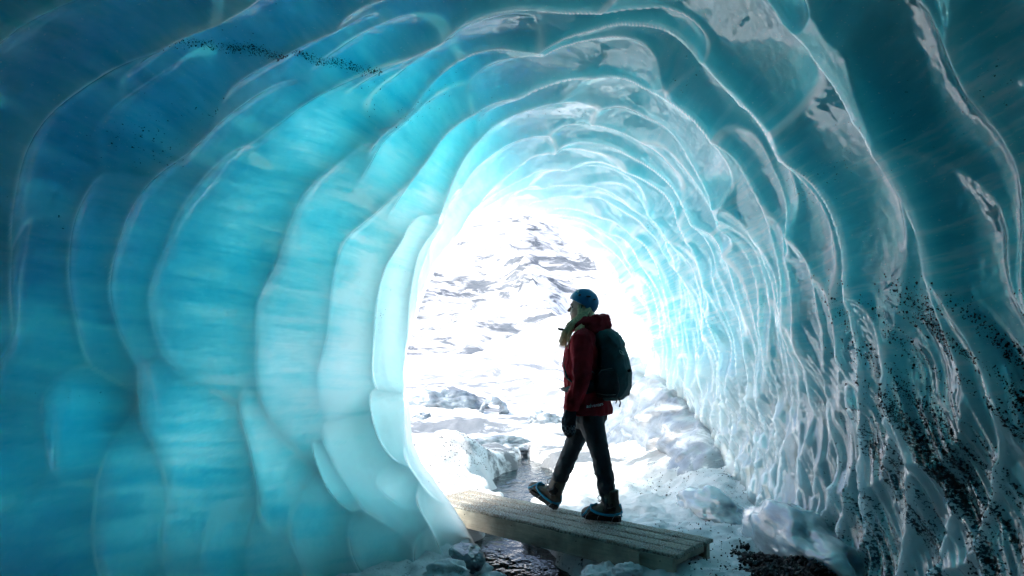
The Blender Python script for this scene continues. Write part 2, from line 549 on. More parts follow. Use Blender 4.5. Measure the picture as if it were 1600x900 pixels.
# ------------------------------------------------------------------ ground: one sheet from the cave floor to the horizon
def stream_x(y):
    return np.interp(y, [-6, 2.5, 4.0, 4.8, 5.6, 6.6, 7.6, 9.0, 12, 20], [0.35, 0.3, 0.12, 0.05, -0.02, 0.02, 0.12, 0.25, 0.0, -1.0])
def stream_w(y):
    return np.interp(y, [-6, 3.5, 4.6, 5.4, 6.0, 6.8, 7.5, 8.2, 9.0, 10, 14], [0.25, 0.33, 0.30, 0.24, 0.12, 0.12, 0.34, 0.44, 0.25, 0.08, 0.05])
WATER_Z = -0.17
def ground_z(x, y):
    z = 0.03 * fbm(x * 1.3, y * 1.3, octaves=3, seed=31) + 0.018 * fbm(x * 6, y * 6, octaves=4, seed=35, gain=0.62) + 0.012 * np.clip(fbm(x * 13, y * 13, octaves=2, seed=36), -0.3, 1) * sstep(9, 7, y)
    lum = np.clip(fbm(x * 3.2, y * 3.2, octaves=3, seed=41), 0, 1)
    z = z + 0.03 * lum * sstep(3, 5, y) * (1 - sstep(14, 20, y))
    # the stream bed under the bridge
    d = np.abs(x - stream_x(y) + 0.10 * fbm(x * 2.5, y * 2.5, octaves=3, seed=51)) / stream_w(y)
    bed = (1 - sstep(0.70, 1.55, d)) * (1 - sstep(9.6, 11, y))
    z = z * (1 - 0.6 * bed) - 0.42 * bed
    # gravelly hump to the left of the pool, outside the left wall
    z = z + 0.42 * np.exp(-((x + 0.75) / 0.50) ** 2 - ((y - 8.3) / 0.9) ** 2)
    # banks at the foot of the right wall
    z = z + 0.30 * sstep(1.25, 2.2, x) * sstep(4.5, 8, y) * (1 - sstep(15, 18, y))
    z = z + 0.105 * np.exp(-((x - 1.15) / 0.42) ** 2 - ((y - 4.35) / 0.45) ** 2)
    z = z - 0.05 * sstep(0.55, 0.2, x) * sstep(-0.6, -0.2, x) * sstep(3, 4, y) * sstep(7, 6, y)
    # the snow outside climbs to the right
    far = sstep(16, 40, y)
    bank = np.clip(2.0 + 0.42 * (x - 0.4 - 0.02 * (y - 30)), -1.2, 9) * far
    z = z + bank * (1 - sstep(60, 110, y)) - 1.0 * sstep(60, 110, y)
    z = z + 0.30 * fbm(x * 0.35, y * 0.35, octaves=4, seed=61) * sstep(10, 18, y)
    z = z + 0.55 * np.exp(-((x + 1.7) / 1.4) ** 2 - ((y - 15.5) / 1.3) ** 2)
    return z
NYG, NXG = 530, 400
yt = np.linspace(0, 1, NYG)
GY = np.interp(yt, [0, 0.06, 0.62, 0.80, 0.93, 1.0], [-9, 2.6, 11, 24, 120, 6000])
u = np.linspace(-1, 1, NXG)
u = np.sign(u) * (0.45 * np.abs(u) + 0.55 * np.abs(u) ** 3)
GX = u[None, :] * (5.5 + 0.9 * np.maximum(GY, 0)[:, None]) + 0.3
GYY = np.broadcast_to(GY[:, None], GX.shape)
GZ = ground_z(GX, GYY)
ground = link('ground', mesh_np('ground', np.stack([GX, GYY, GZ], -1).reshape(-1, 3), grid_faces(NYG, NXG)), M_SNOW, smooth=True)
tag(ground, 'trodden snow and ice covering the cave floor and valley', kind='structure')

# ------------------------------------------------------------------ mountain
def mountain():
    nx, ny = 250, 150
    x = np.linspace(-420, 420, nx)[None, :]
    y = np.linspace(110, 900, ny)[:, None] ** 1.0
    X = np.broadcast_to(x, (ny, nx)) * (0.5 + y / 700)
    Yv = np.broadcast_to(y, (ny, nx))
    ridge = np.interp(X, [-500, -120, -60, -10, 15, 45, 90, 200, 500], [60, 70, 84, 92, 86, 70, 58, 50, 42])
    up = sstep(110, 420, Yv)
    z = -3 + ridge * up * (1 - 0.5 * sstep(430, 900, Yv))
    n1 = fbm(X * 0.012, Yv * 0.012, octaves=6, seed=71, gain=0.55)
    n2 = 1 - np.abs(fbm((X + Yv * 0.3) * 0.02, (Yv - X * 0.5) * 0.008, octaves=5, seed=77))
    z = z + (n1 * 9 + n2 * 8 - 6) * sstep(115, 200, Yv)
    return mesh_np('mountain', np.stack([X, Yv, z], -1).reshape(-1, 3), grid_faces(ny, nx))
mtn = link('mountain', mountain(), M_MTN, smooth=True)
tag(mtn, 'snow covered mountain with grey rock streaks outside the cave mouth', kind='structure')

# ------------------------------------------------------------------ stream under the bridge
def water_material():
    m = NT('melt_water')
    n1 = m.noise(m.coords((1, 0.6, 1)), 9.0, 3.0, 0.5)
    m.set(Base_Color=(0.008, 0.024, 0.030), Roughness=0.05, IOR=1.33, Specular_IOR_Level=0.5)
    m.bump(n1, 0.7, 0.03)
    return m.m
M_WATER = water_material()
wx, wy = np.meshgrid(np.linspace(-1.0, 1.3, 40), np.linspace(2.6, 10.8, 120))
stream = link('stream', mesh_np('stream', np.stack([wx, wy, np.full_like(wx, WATER_Z)], -1).reshape(-1, 3), grid_faces(120, 40)), M_WATER, smooth=True)
tag(stream, 'dark meltwater stream running under the wooden footbridge', kind='structure')

# ------------------------------------------------------------------ shape helpers
def add_box(bm, c, size, rot=None, bev=0.0):
    r = bmesh.ops.create_cube(bm, size=1.0)
    vsn = r['verts']
    mat = Matrix.Translation(c) @ (rot.to_4x4() if rot is not None else Matrix.Identity(4)) @ Matrix.Diagonal((*size, 1.0))
    bmesh.ops.transform(bm, matrix=mat, verts=vsn)
    if bev:
        eds = list({e for v in vsn for e in v.link_edges})
        bmesh.ops.bevel(bm, geom=eds, offset=bev, segments=2, profile=0.6, affect='EDGES')

def from_bm(name, bm, mat, parent=None, smooth=False):
    me = bpy.data.meshes.new(name)
    bm.to_mesh(me)
    bm.free()
    return link(name, me, mat, parent, smooth)

def loft(bm, pts, rad, seg=16, hint=(0, 1, 0), closed=True):
    """Tube through pts; rad is a list of r or (r_hint, r_other): radius along the hint axis and across it."""
    rings = []
    n = len(pts)
    P = [Vector(p) for p in pts]
    for i in range(n):
        t = (P[min(i + 1, n - 1)] - P[max(i - 1, 0)]).normalized()
        h = Vector(hint)
        a = (h - t * h.dot(t)).normalized()
        b = t.cross(a)
        r = rad[i]
        ra, rb = (r, r) if not hasattr(r, '__len__') else r
        rings.append([bm.verts.new(P[i] + a * (ra * math.cos(k * 2 * math.pi / seg)) + b * (rb * math.sin(k * 2 * math.pi / seg))) for k in range(seg)])
    for i in range(n - 1):
        for k in range(seg):
            k2 = (k + 1) % seg
            bm.faces.new((rings[i][k], rings[i][k2], rings[i + 1][k2], rings[i + 1][k]))
    if closed:
        bm.faces.new(rings[0][::-1])
        bm.faces.new(rings[-1])
    return rings

def stack(bm, rings, seg=28):
    """Horizontal elliptical rings: (x, y, z, rx, ry[, power])."""
    R_ = []
    for q in rings:
        x, y, z, a, b = q[:5]
        p = q[5] if len(q) > 5 else 2.0
        ring_ = []
        for k in range(seg):
            t = 2 * math.pi * k / seg
            c, s_ = math.cos(t), math.sin(t)
            f = (abs(c) ** p + abs(s_) ** p) ** (-1 / p)
            ring_.append(bm.verts.new((x + a * f * c, y + b * f * s_, z)))
        R_.append(ring_)
    for i in range(len(R_) - 1):
        for k in range(seg):
            k2 = (k + 1) % seg
            bm.faces.new((R_[i][k], R_[i][k2], R_[i + 1][k2], R_[i + 1][k]))
    bm.faces.new(R_[0][::-1])
    bm.faces.new(R_[-1])

def ball(bm, c, r, rot=None, sub=3):
    q = bmesh.ops.create_icosphere(bm, subdivisions=sub, radius=1.0)
    r = (r, r, r) if not hasattr(r, '__len__') else r
    mat = Matrix.Translation(c) @ (rot.to_4x4() if rot is not None else Matrix.Identity(4)) @ Matrix.Diagonal((*r, 1.0))
    bmesh.ops.transform(bm, matrix=mat, verts=q['verts'])

def fuse(name, bm, mat, parent, voxel=0.008, smooth_it=6, folds=None, fac=0.5):
    """Melt the overlapping shapes of bm into one continuous surface; folds(P, N) gives offsets along the normals."""
    bmesh.ops.recalc_face_normals(bm, faces=bm.faces[:])
    me = bpy.data.meshes.new('tmp')
    bm.to_mesh(me)
    bm.free()
    o = bpy.data.objects.new('tmp', me)
    COL.objects.link(o)
    md = o.modifiers.new('r', 'REMESH')
    md.mode = 'VOXEL'
    md.voxel_size = voxel
    if smooth_it:
        ms = o.modifiers.new('s', 'SMOOTH')
        ms.factor = fac
        ms.iterations = smooth_it
    dg = bpy.context.evaluated_depsgraph_get()
    ev = o.evaluated_get(dg)
    out = bpy.data.meshes.new_from_object(ev)
    bpy.data.objects.remove(o)
    bpy.data.meshes.remove(me)
    out.name = name
    if folds is not None:
        n = len(out.vertices)
        P = np.empty(n * 3, np.float32); out.vertices.foreach_get('co', P); P = P.reshape(-1, 3).astype(float)
        N = np.empty(n * 3, np.float32); out.vertex_normals.foreach_get('vector', N); N = N.reshape(-1, 3)
        P = P + N * folds(P, N)[:, None]
        out.vertices.foreach_set('co', P.astype(np.float32).ravel())
        out.update()
    out.materials.clear()
    return link(name, out, mat, parent, True)

def text_mesh(txt, size, depth=0.0008):
    cu_ = bpy.data.curves.new('txt', 'FONT')
    cu_.body = txt
    cu_.size = size
    cu_.extrude = depth
    cu_.resolution_u = 2
    o = bpy.data.objects.new('txt', cu_)
    COL.objects.link(o)
    me = bpy.data.meshes.new_from_object(o.evaluated_get(bpy.context.evaluated_depsgraph_get()))
    bpy.data.objects.remove(o)
    return me

def empty(name, loc, rz=0.0):
    o = bpy.data.objects.new(name, None)
    o.empty_display_size = 0.2
    o.location = loc
    o.rotation_euler = (0, 0, rz)
    COL.objects.link(o)
    return o

def stones(name, P, size, mat, seed=1, fine=False):
    """Many small angular stones joined into one mesh: P (n,3) centres, size (n,) radii."""
    g = np.random.default_rng(seed)
    t = (1 + 5 ** 0.5) / 2
    iv = np.array([(-1, t, 0), (1, t, 0), (-1, -t, 0), (1, -t, 0), (0, -1, t), (0, 1, t), (0, -1, -t), (0, 1, -t), (t, 0, -1), (t, 0, 1), (-t, 0, -1), (-t, 0, 1)]) / math.sqrt(1 + t * t)
    fi = np.array([(0, 11, 5), (0, 5, 1), (0, 1, 7), (0, 7, 10), (0, 10, 11), (1, 5, 9), (5, 11, 4), (11, 10, 2), (10, 7, 6), (7, 1, 8), (3, 9, 4), (3, 4, 2), (3, 2, 6), (3, 6, 8), (3, 8, 9), (4, 9, 5), (2, 4, 11), (6, 2, 10), (8, 6, 7), (9, 8, 1)])
    if fine:
        iv = np.array([(1, 0, 0), (-1, 0, 0), (0, 1, 0), (0, -1, 0), (0, 0, 1), (0, 0, -1)], float)
        fi = np.array([(0, 2, 4), (2, 1, 4), (1, 3, 4), (3, 0, 4), (2, 0, 5), (1, 2, 5), (3, 1, 5), (0, 3, 5)])
    nk = len(iv)
    n = len(P)
    q = g.normal(size=(n, 3, 3))
    q, _ = np.linalg.qr(q)
    jit = 1 + 0.32 * g.normal(size=(n, nk, 1)).clip(-1.6, 1.6)
    scl = 1 + np.array([0.35, 0.2, 0.3]) * g.normal(size=(n, 1, 3)).clip(-1.5, 1.5)
    v = iv[None] * jit * scl
    v = np.einsum('nij,nkj->nki', q, v) * size[:, None, None]
    V_ = (v + P[:, None, :]).reshape(-1, 3)
    F_ = (fi[None] + nk * np.arange(n)[:, None, None]).reshape(-1, 3)
    return link(name, mesh_np(name, V_, F_), mat)

def lump(name, loc, r, mat, seed=0, sub=4, amp=0.25, freq=2.0, rz=0.0, sharp=0.0):
    """An uneven lump of ice or snow."""
    bm = bmesh.new()
    bmesh.ops.create_icosphere(bm, subdivisions=sub, radius=1.0)
    P = np.array([v.co[:] for v in bm.verts])
    f = fbm(P[:, 0] * freq, P[:, 1] * freq, P[:, 2] * freq, octaves=4, seed=seed)
    if sharp:
        c = np.random.default_rng(seed).normal(size=(11, 3))
        c /= np.linalg.norm(c, axis=1, keepdims=True)
        d = 0.72 + 0.22 * np.random.default_rng(seed + 1).random(11)
        dots = P @ c.T
        cut = np.where(dots > 0.05, d[None] / np.maximum(dots, 0.05), 9).min(1)
        rad = np.minimum(1.0, cut) * sharp + (1 - sharp)
    else:
        rad = np.ones(len(P))
    P = P * (rad + amp * f)[:, None] * np.array(r)
    for v, p in zip(bm.verts, P):
        v.co = p
    o = from_bm(name, bm, mat, None, True)
    o.location = loc
    o.rotation_euler = (0, 0, rz)
    return o

# ------------------------------------------------------------------ wooden footbridge
def wood_material(name, a, b, frost=0.0, bump=0.3):
    m = NT(name)
    v = m.coords((1.2, 14, 14))
    g = m.noise(v, 5.0, 6.0, 0.65, 0.4)
    c = m.ramp(g, [(0.30, a), (0.68, b)])
    st = m.noise(m.coords((1, 1, 1)), 5.0, 5.0, 0.6)
    c = m.mix(m.ramp(st, [(0.42, 0.0), (0.62, 0.65)]), c, tuple(x * 0.45 for x in a))
    h = g
    if frost:
        fr = m.noise(m.coords((1, 1, 1)), 75.0, 3.0, 0.7)
        fz = m.noise(m.coords((1, 3, 1)), 4.0, 5.0, 0.6)
        f = m.math('MULTIPLY', m.ramp(fr, [(0.42, 0.0), (0.58, 1.0)]), m.ramp(fz, [(0.3, 0.35), (0.6, frost)]))
        c = m.mix(f, c, (0.66, 0.67, 0.63))
        h = fr
    m.set(Base_Color=c, Roughness=0.75)
    m.bump(h, bump, 0.006)
    return m.m
M_PLANK = wood_material('frosted_plank', (0.16, 0.13, 0.095), (0.32, 0.27, 0.20), frost=0.72, bump=0.8)
M_BEAM = wood_material('weathered_beam', (0.40, 0.35, 0.27), (0.58, 0.52, 0.42))
M_NAIL = plain('rusty_steel', (0.10, 0.09, 0.08), 0.5, metal=0.6)

BR_Z = 0.17
b_near = Vector((1.163, 4.50, 0.0))                 # middle of the near right end
b_dir = Vector((-0.742, 0.670, 0)).normalized()       # the way she walks
b_ang = math.atan2(b_dir.y, b_dir.x)
bridge = empty('footbridge', b_near, b_ang)
tag(bridge, 'frosty wooden plank footbridge lying across the meltwater stream', 'footbridge')
BL, BW = 2.30, 0.50
pw = BW / 4
def worn_plank(k):
    """A plank whose upper face is dented and whose long edges are nibbled."""
    nl, nw = 150, 9
    L_, W_ = BL + random.uniform(-0.012, 0.02), pw - 0.008
    x = np.linspace(-L_ / 2, L_ / 2, nl)[:, None] * np.ones((1, nw))
    v = np.linspace(-1, 1, nw)[None, :] * np.ones((nl, 1))
    e = 0.004 * np.clip(fbm(x * 14, v * 0 + k * 7.7, octaves=4, seed=500 + k), -1, 0.4)
    y = v * (W_ / 2 + e * (np.abs(v) > 0.95))
    z = 0.013 + 0.0022 * fbm(x * 16, y * 30 + k * 3, octaves=4, seed=510 + k) - 0.0045 * (np.abs(v) > 0.95) - 0.0012 * (np.abs(v) > 0.7)
    top = np.stack([x, y, z], -1).reshape(-1, 3)
    bot = np.stack([x, y, np.full_like(z, -0.013)], -1).reshape(-1, 3)
    V_ = np.concatenate([top, bot])
    nv = nl * nw
    F_ = [grid_faces(nl, nw)[:, ::-1], grid_faces(nl, nw, off=nv)]
    border = [i * nw for i in range(nl)] + [(nl - 1) * nw + j for j in range(1, nw)] + [i * nw + nw - 1 for i in range(nl - 2, -1, -1)] + list(range(nw - 2, 0, -1))
    q = np.array([(border[i], border[(i + 1) % len(border)], border[(i + 1) % len(border)] + nv, border[i] + nv) for i in range(len(border))])
    F_.append(q)
    me = mesh_np('plank', V_, np.concatenate(F_))
    bm = bmesh.new(); bm.from_mesh(me)
    bmesh.ops.recalc_face_normals(bm, faces=bm.faces[:])
    bm.to_mesh(me); bm.free()
    return me
for k in range(4):
    o = link('plank', worn_plank(k), M_PLANK, bridge)
    o.location = (BL / 2 - 0.012 + random.uniform(-0.008, 0.008), -BW / 2 + pw * (k + 0.5), BR_Z - 0.013 + random.uniform(-0.003, 0.003))
for sgn in (1, -1):
    bm = bmesh.new()
    add_box(bm, (0, 0, 0), (BL - 0.02, 0.042, 0.135), bev=0.003)
    o = from_bm('side_beam', bm, M_BEAM, bridge)
    o.location = (BL / 2, sgn * (BW / 2 - 0.024), BR_Z - 0.0955)
for x in (0.045, 1.2, BL - 0.05):
    bm = bmesh.new()
    add_box(bm, (0, 0, 0), (0.036, BW - 0.094, 0.060), bev=0.003)
    o = from_bm('cross_board', bm, M_BEAM, bridge)
    o.location = (x, 0, BR_Z - 0.0585)
bm = bmesh.new()
add_box(bm, (0, 0, 0), (0.075, 0.014, 0.116), bev=0.003)
o = from_bm('cleat', bm, M_BEAM, bridge)
o.location = (0.285, BW / 2 + 0.0045, BR_Z - 0.094)
for x in (0.10, 0.75, 1.35, 1.85):
    bm = bmesh.new()
    bmesh.ops.create_cone(bm, cap_ends=True, segments=10, radius1=0.005, radius2=0.004, depth=0.006, matrix=Matrix.Rotation(-math.pi / 2, 4, 'X'))
    o = from_bm('nail_head', bm, M_NAIL, bridge)
    o.location = (x, BW / 2 - 0.0015, BR_Z - 0.06)

# ------------------------------------------------------------------ the hiker
HEAD_A = 28.0
person = empty('person', (0.507, 5.285, BR_Z), R(180 - HEAD_A))
tag(person, 'hiker in blue helmet and dark red jacket walking along the footbridge', 'person')

M_SKIN = plain('skin', (0.52, 0.34, 0.27), 0.5, 0.08, 40)
M_HAIR = plain('blonde_hair', (0.78, 0.57, 0.31), 0.45, 0.35, 60)
def cloth(name, col, scale=260.0, var=0.25, rough=0.8, bump=0.25):
    m = NT(name)
    a = m.noise(m.coords(), 9.0, 4.0)
    b = m.noise(m.coords(), scale, 2.0)
    c = m.ramp(a, [(0.3, tuple(x * (1 - var) for x in col)), (0.7, tuple(x * (1 + var) for x in col))])
    m.set(Base_Color=c, Roughness=rough)
    m.bump(b, bump, 0.002)
    return m.m
M_RED = cloth('red_shell_fabric', (0.36, 0.016, 0.028), rough=0.85)
M_RED.node_tree.nodes['Principled BSDF'].inputs['Specular IOR Level'].default_value = 0.2
M_TROU = cloth('navy_trousers', (0.013, 0.019, 0.027), rough=0.7)
M_PACK = cloth('teal_pack_fabric', (0.010, 0.055, 0.062), rough=0.65)
M_PACKD = cloth('dark_pack_fabric', (0.008, 0.022, 0.028), rough=0.7)
M_BOOT = cloth('brown_boot_leather', (0.10, 0.082, 0.062), 120, rough=0.6)
M_SOLE = plain('black_rubber', (0.014, 0.014, 0.016), 0.7)
M_BLUE = plain('blue_helmet_plastic', (0.012, 0.16, 0.36), 0.28, 0.05)
M_STRAP = plain('blue_crampon_rubber', (0.02, 0.30, 0.50), 0.4, 0.1)
M_BLACK = plain('black_plastic', (0.012, 0.013, 0.015), 0.45)
M_STEEL = plain('steel', (0.35, 0.37, 0.40), 0.45, 0.1, metal=1.0)
M_WHITE = plain('white_print', (0.75, 0.78, 0.80), 0.5, 0.03)
M_GREY = plain('grey_webbing', (0.16, 0.19, 0.20), 0.6)
def knit():
    m = NT('knitted_wool')
    ck = m.n('ShaderNodeTexChecker')
    ck.inputs['Scale'].default_value = 62.0
    ck.inputs['Color1'].default_value = (0.018, 0.022, 0.03, 1)
    ck.inputs['Color2'].default_value = (0.16, 0.18, 0.20, 1)
    m.lk(m.coords((1, 1, 0.8)), ck.inputs['Vector'])
    tc = m.n('ShaderNodeTexCoord')
    sp = m.n('ShaderNodeSeparateXYZ')
    m.lk(tc.outputs['Object'], sp.inputs[0])
    wv = m.ramp(m.math('ABSOLUTE', m.math('SUBTRACT', sp.outputs[2], 0.665)), [(0.030, 1.0), (0.036, 0.0)])
    c = m.mix(wv, (0.018, 0.022, 0.03), ck.outputs['Color'])
    m.set(Base_Color=c, Roughness=0.95)
    m.bump(m.noise(m.coords(), 300, 2.0), 0.6, 0.003)
    return m.m
M_KNIT = knit()

# joints in her own frame: x forward, y to her left (towards the camera), z up
HIP_L, KNEE_L, ANK_L = (-0.10, 0.085, 0.84), (-0.215, 0.095, 0.47), (-0.285, 0.095, 0.10)
HIP_R, KNEE_R, ANK_R = (-0.06, -0.085, 0.84), (0.085, -0.075, 0.48), (0.225, -0.05, 0.155)
SH_L, EL_L, WR_L = (-0.115, 0.185, 1.315), (-0.135, 0.255, 1.04), (-0.035, 0.235, 0.815)
SH_R, EL_R, WR_R = (-0.075, -0.185, 1.315), (-0.02, -0.25, 1.05), (0.10, -0.20, 0.90)
HEADC = Vector((-0.035, 0.0, 1.565))
HR = Matrix.Rotation(R(17), 3, 'Z') @ Matrix.Rotation(R(-4), 3, 'Y')
def hd(x, y, z):
    return HEADC + HR @ Vector((x, y, z))

# body: one continuous figure, bare only at the face
bm = bmesh.new()
ball(bm, hd(-0.012, 0, 0.030), (0.092, 0.074, 0.088), HR)            # cranium
ball(bm, hd(0.032, 0, -0.030), (0.052, 0.056, 0.070), HR)            # face
ball(bm, hd(0.052, 0, -0.078), (0.030, 0.034, 0.026), HR)            # chin
ball(bm, hd(0.020, 0, -0.066), (0.045, 0.050, 0.034), HR)            # jaw
ball(bm, hd(0.074, 0, 0.022), (0.016, 0.046, 0.016), HR)             # brow
loft(bm, [hd(0.078, 0, 0.010), hd(0.090, 0, -0.006), hd(0.103, 0, -0.024), hd(0.092, 0, -0.031)], [0.006, 0.009, 0.011, 0.009], 10)   # nose
ball(bm, hd(0.080, 0, -0.046), (0.010, 0.020, 0.006), HR, 2)         # lips
ball(bm, hd(0.079, 0, -0.057), (0.010, 0.018, 0.006), HR, 2)
for sg in (1, -1):
    ball(bm, hd(0.052, sg * 0.036, -0.022), (0.022, 0.016, 0.020), HR, 2)     # cheekbone
    ball(bm, hd(-0.012, sg * 0.076, -0.010), (0.017, 0.008, 0.028), HR, 2)    # ear
loft(bm, [HEADC + Vector((-0.01, 0, -0.04)), (-0.055, 0, 1.43), (-0.075, 0, 1.34)], [0.052, 0.052, 0.075], 16)
stack(bm, [(-0.08, 0, 0.80, 0.07, 0.09), (-0.08, 0, 1.0, 0.08, 0.12), (-0.09, 0, 1.22, 0.10, 0.15), (-0.09, 0, 1.36, 0.07, 0.13)], 16)
for A3 in ((SH_L, EL_L, WR_L, 1), (SH_R, EL_R, WR_R, -1)):
    loft(bm, A3[:3], [0.042, 0.036, 0.028], 12)
for A3 in ((HIP_L, KNEE_L, ANK_L), (HIP_R, KNEE_R, ANK_R)):
    loft(bm, A3, [0.058, 0.046, 0.036], 12)
fuse('body', bm, M_SKIN, person, 0.0055, 3)
for sg in (1, -1):
    bm = bmesh.new()
    ball(bm, hd(0.068, sg * 0.031, 0.004), (0.008, 0.011, 0.0055), HR, 2)
    from_bm('eye', bm, M_BLACK, person, True)
    bm = bmesh.new()
    loft(bm, [hd(0.079, sg * 0.018, 0.019), hd(0.075, sg * 0.032, 0.022), hd(0.062, sg * 0.046, 0.018)], [0.002, 0.003, 0.0015], 8)
    from_bm('eyebrow', bm, plain('brow_hair', (0.14, 0.10, 0.06), 0.7), person, True)

# jacket: torso and both sleeves, with folds
def fold_fn(amp, seed, f=(16, 16, 9)):
    def g(P, N):
        a = fbm(P[:, 0] * f[0], P[:, 1] * f[1], P[:, 2] * f[2] + P[:, 0] * 5, octaves=3, seed=seed)
        return amp * (1 - 2 * np.abs(a))
    return g
bm = bmesh.new()
stack(bm, [(-0.085, 0, 0.765, 0.170, 0.198, 2.3), (-0.082, 0, 0.80, 0.172, 0.200, 2.3), (-0.075, 0, 0.90, 0.160, 0.188), (-0.065, 0, 1.00, 0.158, 0.182), (-0.055, 0, 1.12, 0.165, 0.185),
           (-0.065, 0, 1.24, 0.150, 0.195), (-0.085, 0, 1.33, 0.115, 0.180), (-0.085, 0, 1.385, 0.082, 0.105), (-0.070, 0, 1.425, 0.072, 0.078)])
def sleeve(sh, el, wr):
    a, b, c = Vector(sh), Vector(el), Vector(wr)
    pts = [a + Vector((0.0, -0.05 if a.y > 0 else 0.05, 0.01)), a, a.lerp(b, .5), b, b.lerp(c, .5), c]
    loft(bm, pts, [0.085, 0.088, 0.074, 0.068, 0.060, 0.053], 16)
sleeve(SH_L, EL_L, WR_L)
sleeve(SH_R, EL_R, WR_R)
jacket = fuse('jacket', bm, M_RED, person, 0.008, 5, fold_fn(0.0075, 201))
# hood lying on the shoulders behind the neck
bm = bmesh.new()
ball(bm, (-0.165, 0.0, 1.445), (0.105, 0.125, 0.062), Matrix.Rotation(R(-8), 3, 'Y'))
ball(bm, (-0.145, 0.0, 1.405), (0.120, 0.135, 0.050))
loft(bm, [(0.02, 0.075, 1.405), (-0.04, 0.10, 1.435), (-0.12, 0.115, 1.465), (-0.20, 0.09, 1.475), (-0.225, 0, 1.485), (-0.20, -0.09, 1.475), (-0.12, -0.115, 1.465), (-0.04, -0.10, 1.435), (0.02, -0.075, 1.405)],
     [0.025, 0.032, 0.036, 0.036, 0.036, 0.036, 0.036, 0.032, 0.025], 12, hint=(0, 0, 1))
fuse('hood', bm, M_RED, jacket, 0.007, 4, fold_fn(0.006, 207, (14, 14, 22)))
# cuffs, hem band and zip
bm = bmesh.new()
loft(bm, [(0.062, 0.0, 1.395), (0.095, 0.0, 1.30), (0.112, 0, 1.18), (0.112, 0, 1.05), (0.095, 0, 0.92), (0.088, 0, 0.79)], [0.006] * 6, 8)
from_bm('zip', bm, M_BLACK, jacket, True)
bm = bmesh.new()
ring_pts = [(-0.085 + 0.172 * math.cos(t), 0.200 * math.sin(t), 0.770) for t in np.linspace(0, 2 * math.pi, 40)]
loft(bm, ring_pts, [0.006] * 40, 8, hint=(0, 0, 1), closed=False)
from_bm('hem', bm, M_RED, jacket, True)

# trousers
bm = bmesh.new()
stack(bm, [(-0.085, 0, 0.66, 0.10, 0.13), (-0.085, 0, 0.72, 0.135, 0.165), (-0.085, 0, 0.80, 0.140, 0.170), (-0.085, 0, 0.88, 0.125, 0.155)], 24)
def leg(h, k, a_):
    a, b, c = Vector(h), Vector(k), Vector(a_)
    pts = [a, a.lerp(b, .35), a.lerp(b, .75), b, b.lerp(c, .35), b.lerp(c, .75), c + (c - b).normalized() * 0.015]
    loft(bm, pts, [0.106, 0.094, 0.076, 0.068, 0.067, 0.057, 0.055], 18)
leg(HIP_L, KNEE_L, ANK_L)
leg(HIP_R, KNEE_R, ANK_R)
def trou_folds(P, N):
    lowr = sstep(0.45, 0.15, P[:, 2])
    a = fbm(P[:, 0] * 12, P[:, 1] * 12, P[:, 2] * (16 + 0 * lowr), octaves=3, seed=221)
    return (0.0035 + 0.006 * lowr) * (1 - 2 * np.abs(a))
trousers = fuse('trousers', bm, M_TROU, person, 0.008, 4, trou_folds)

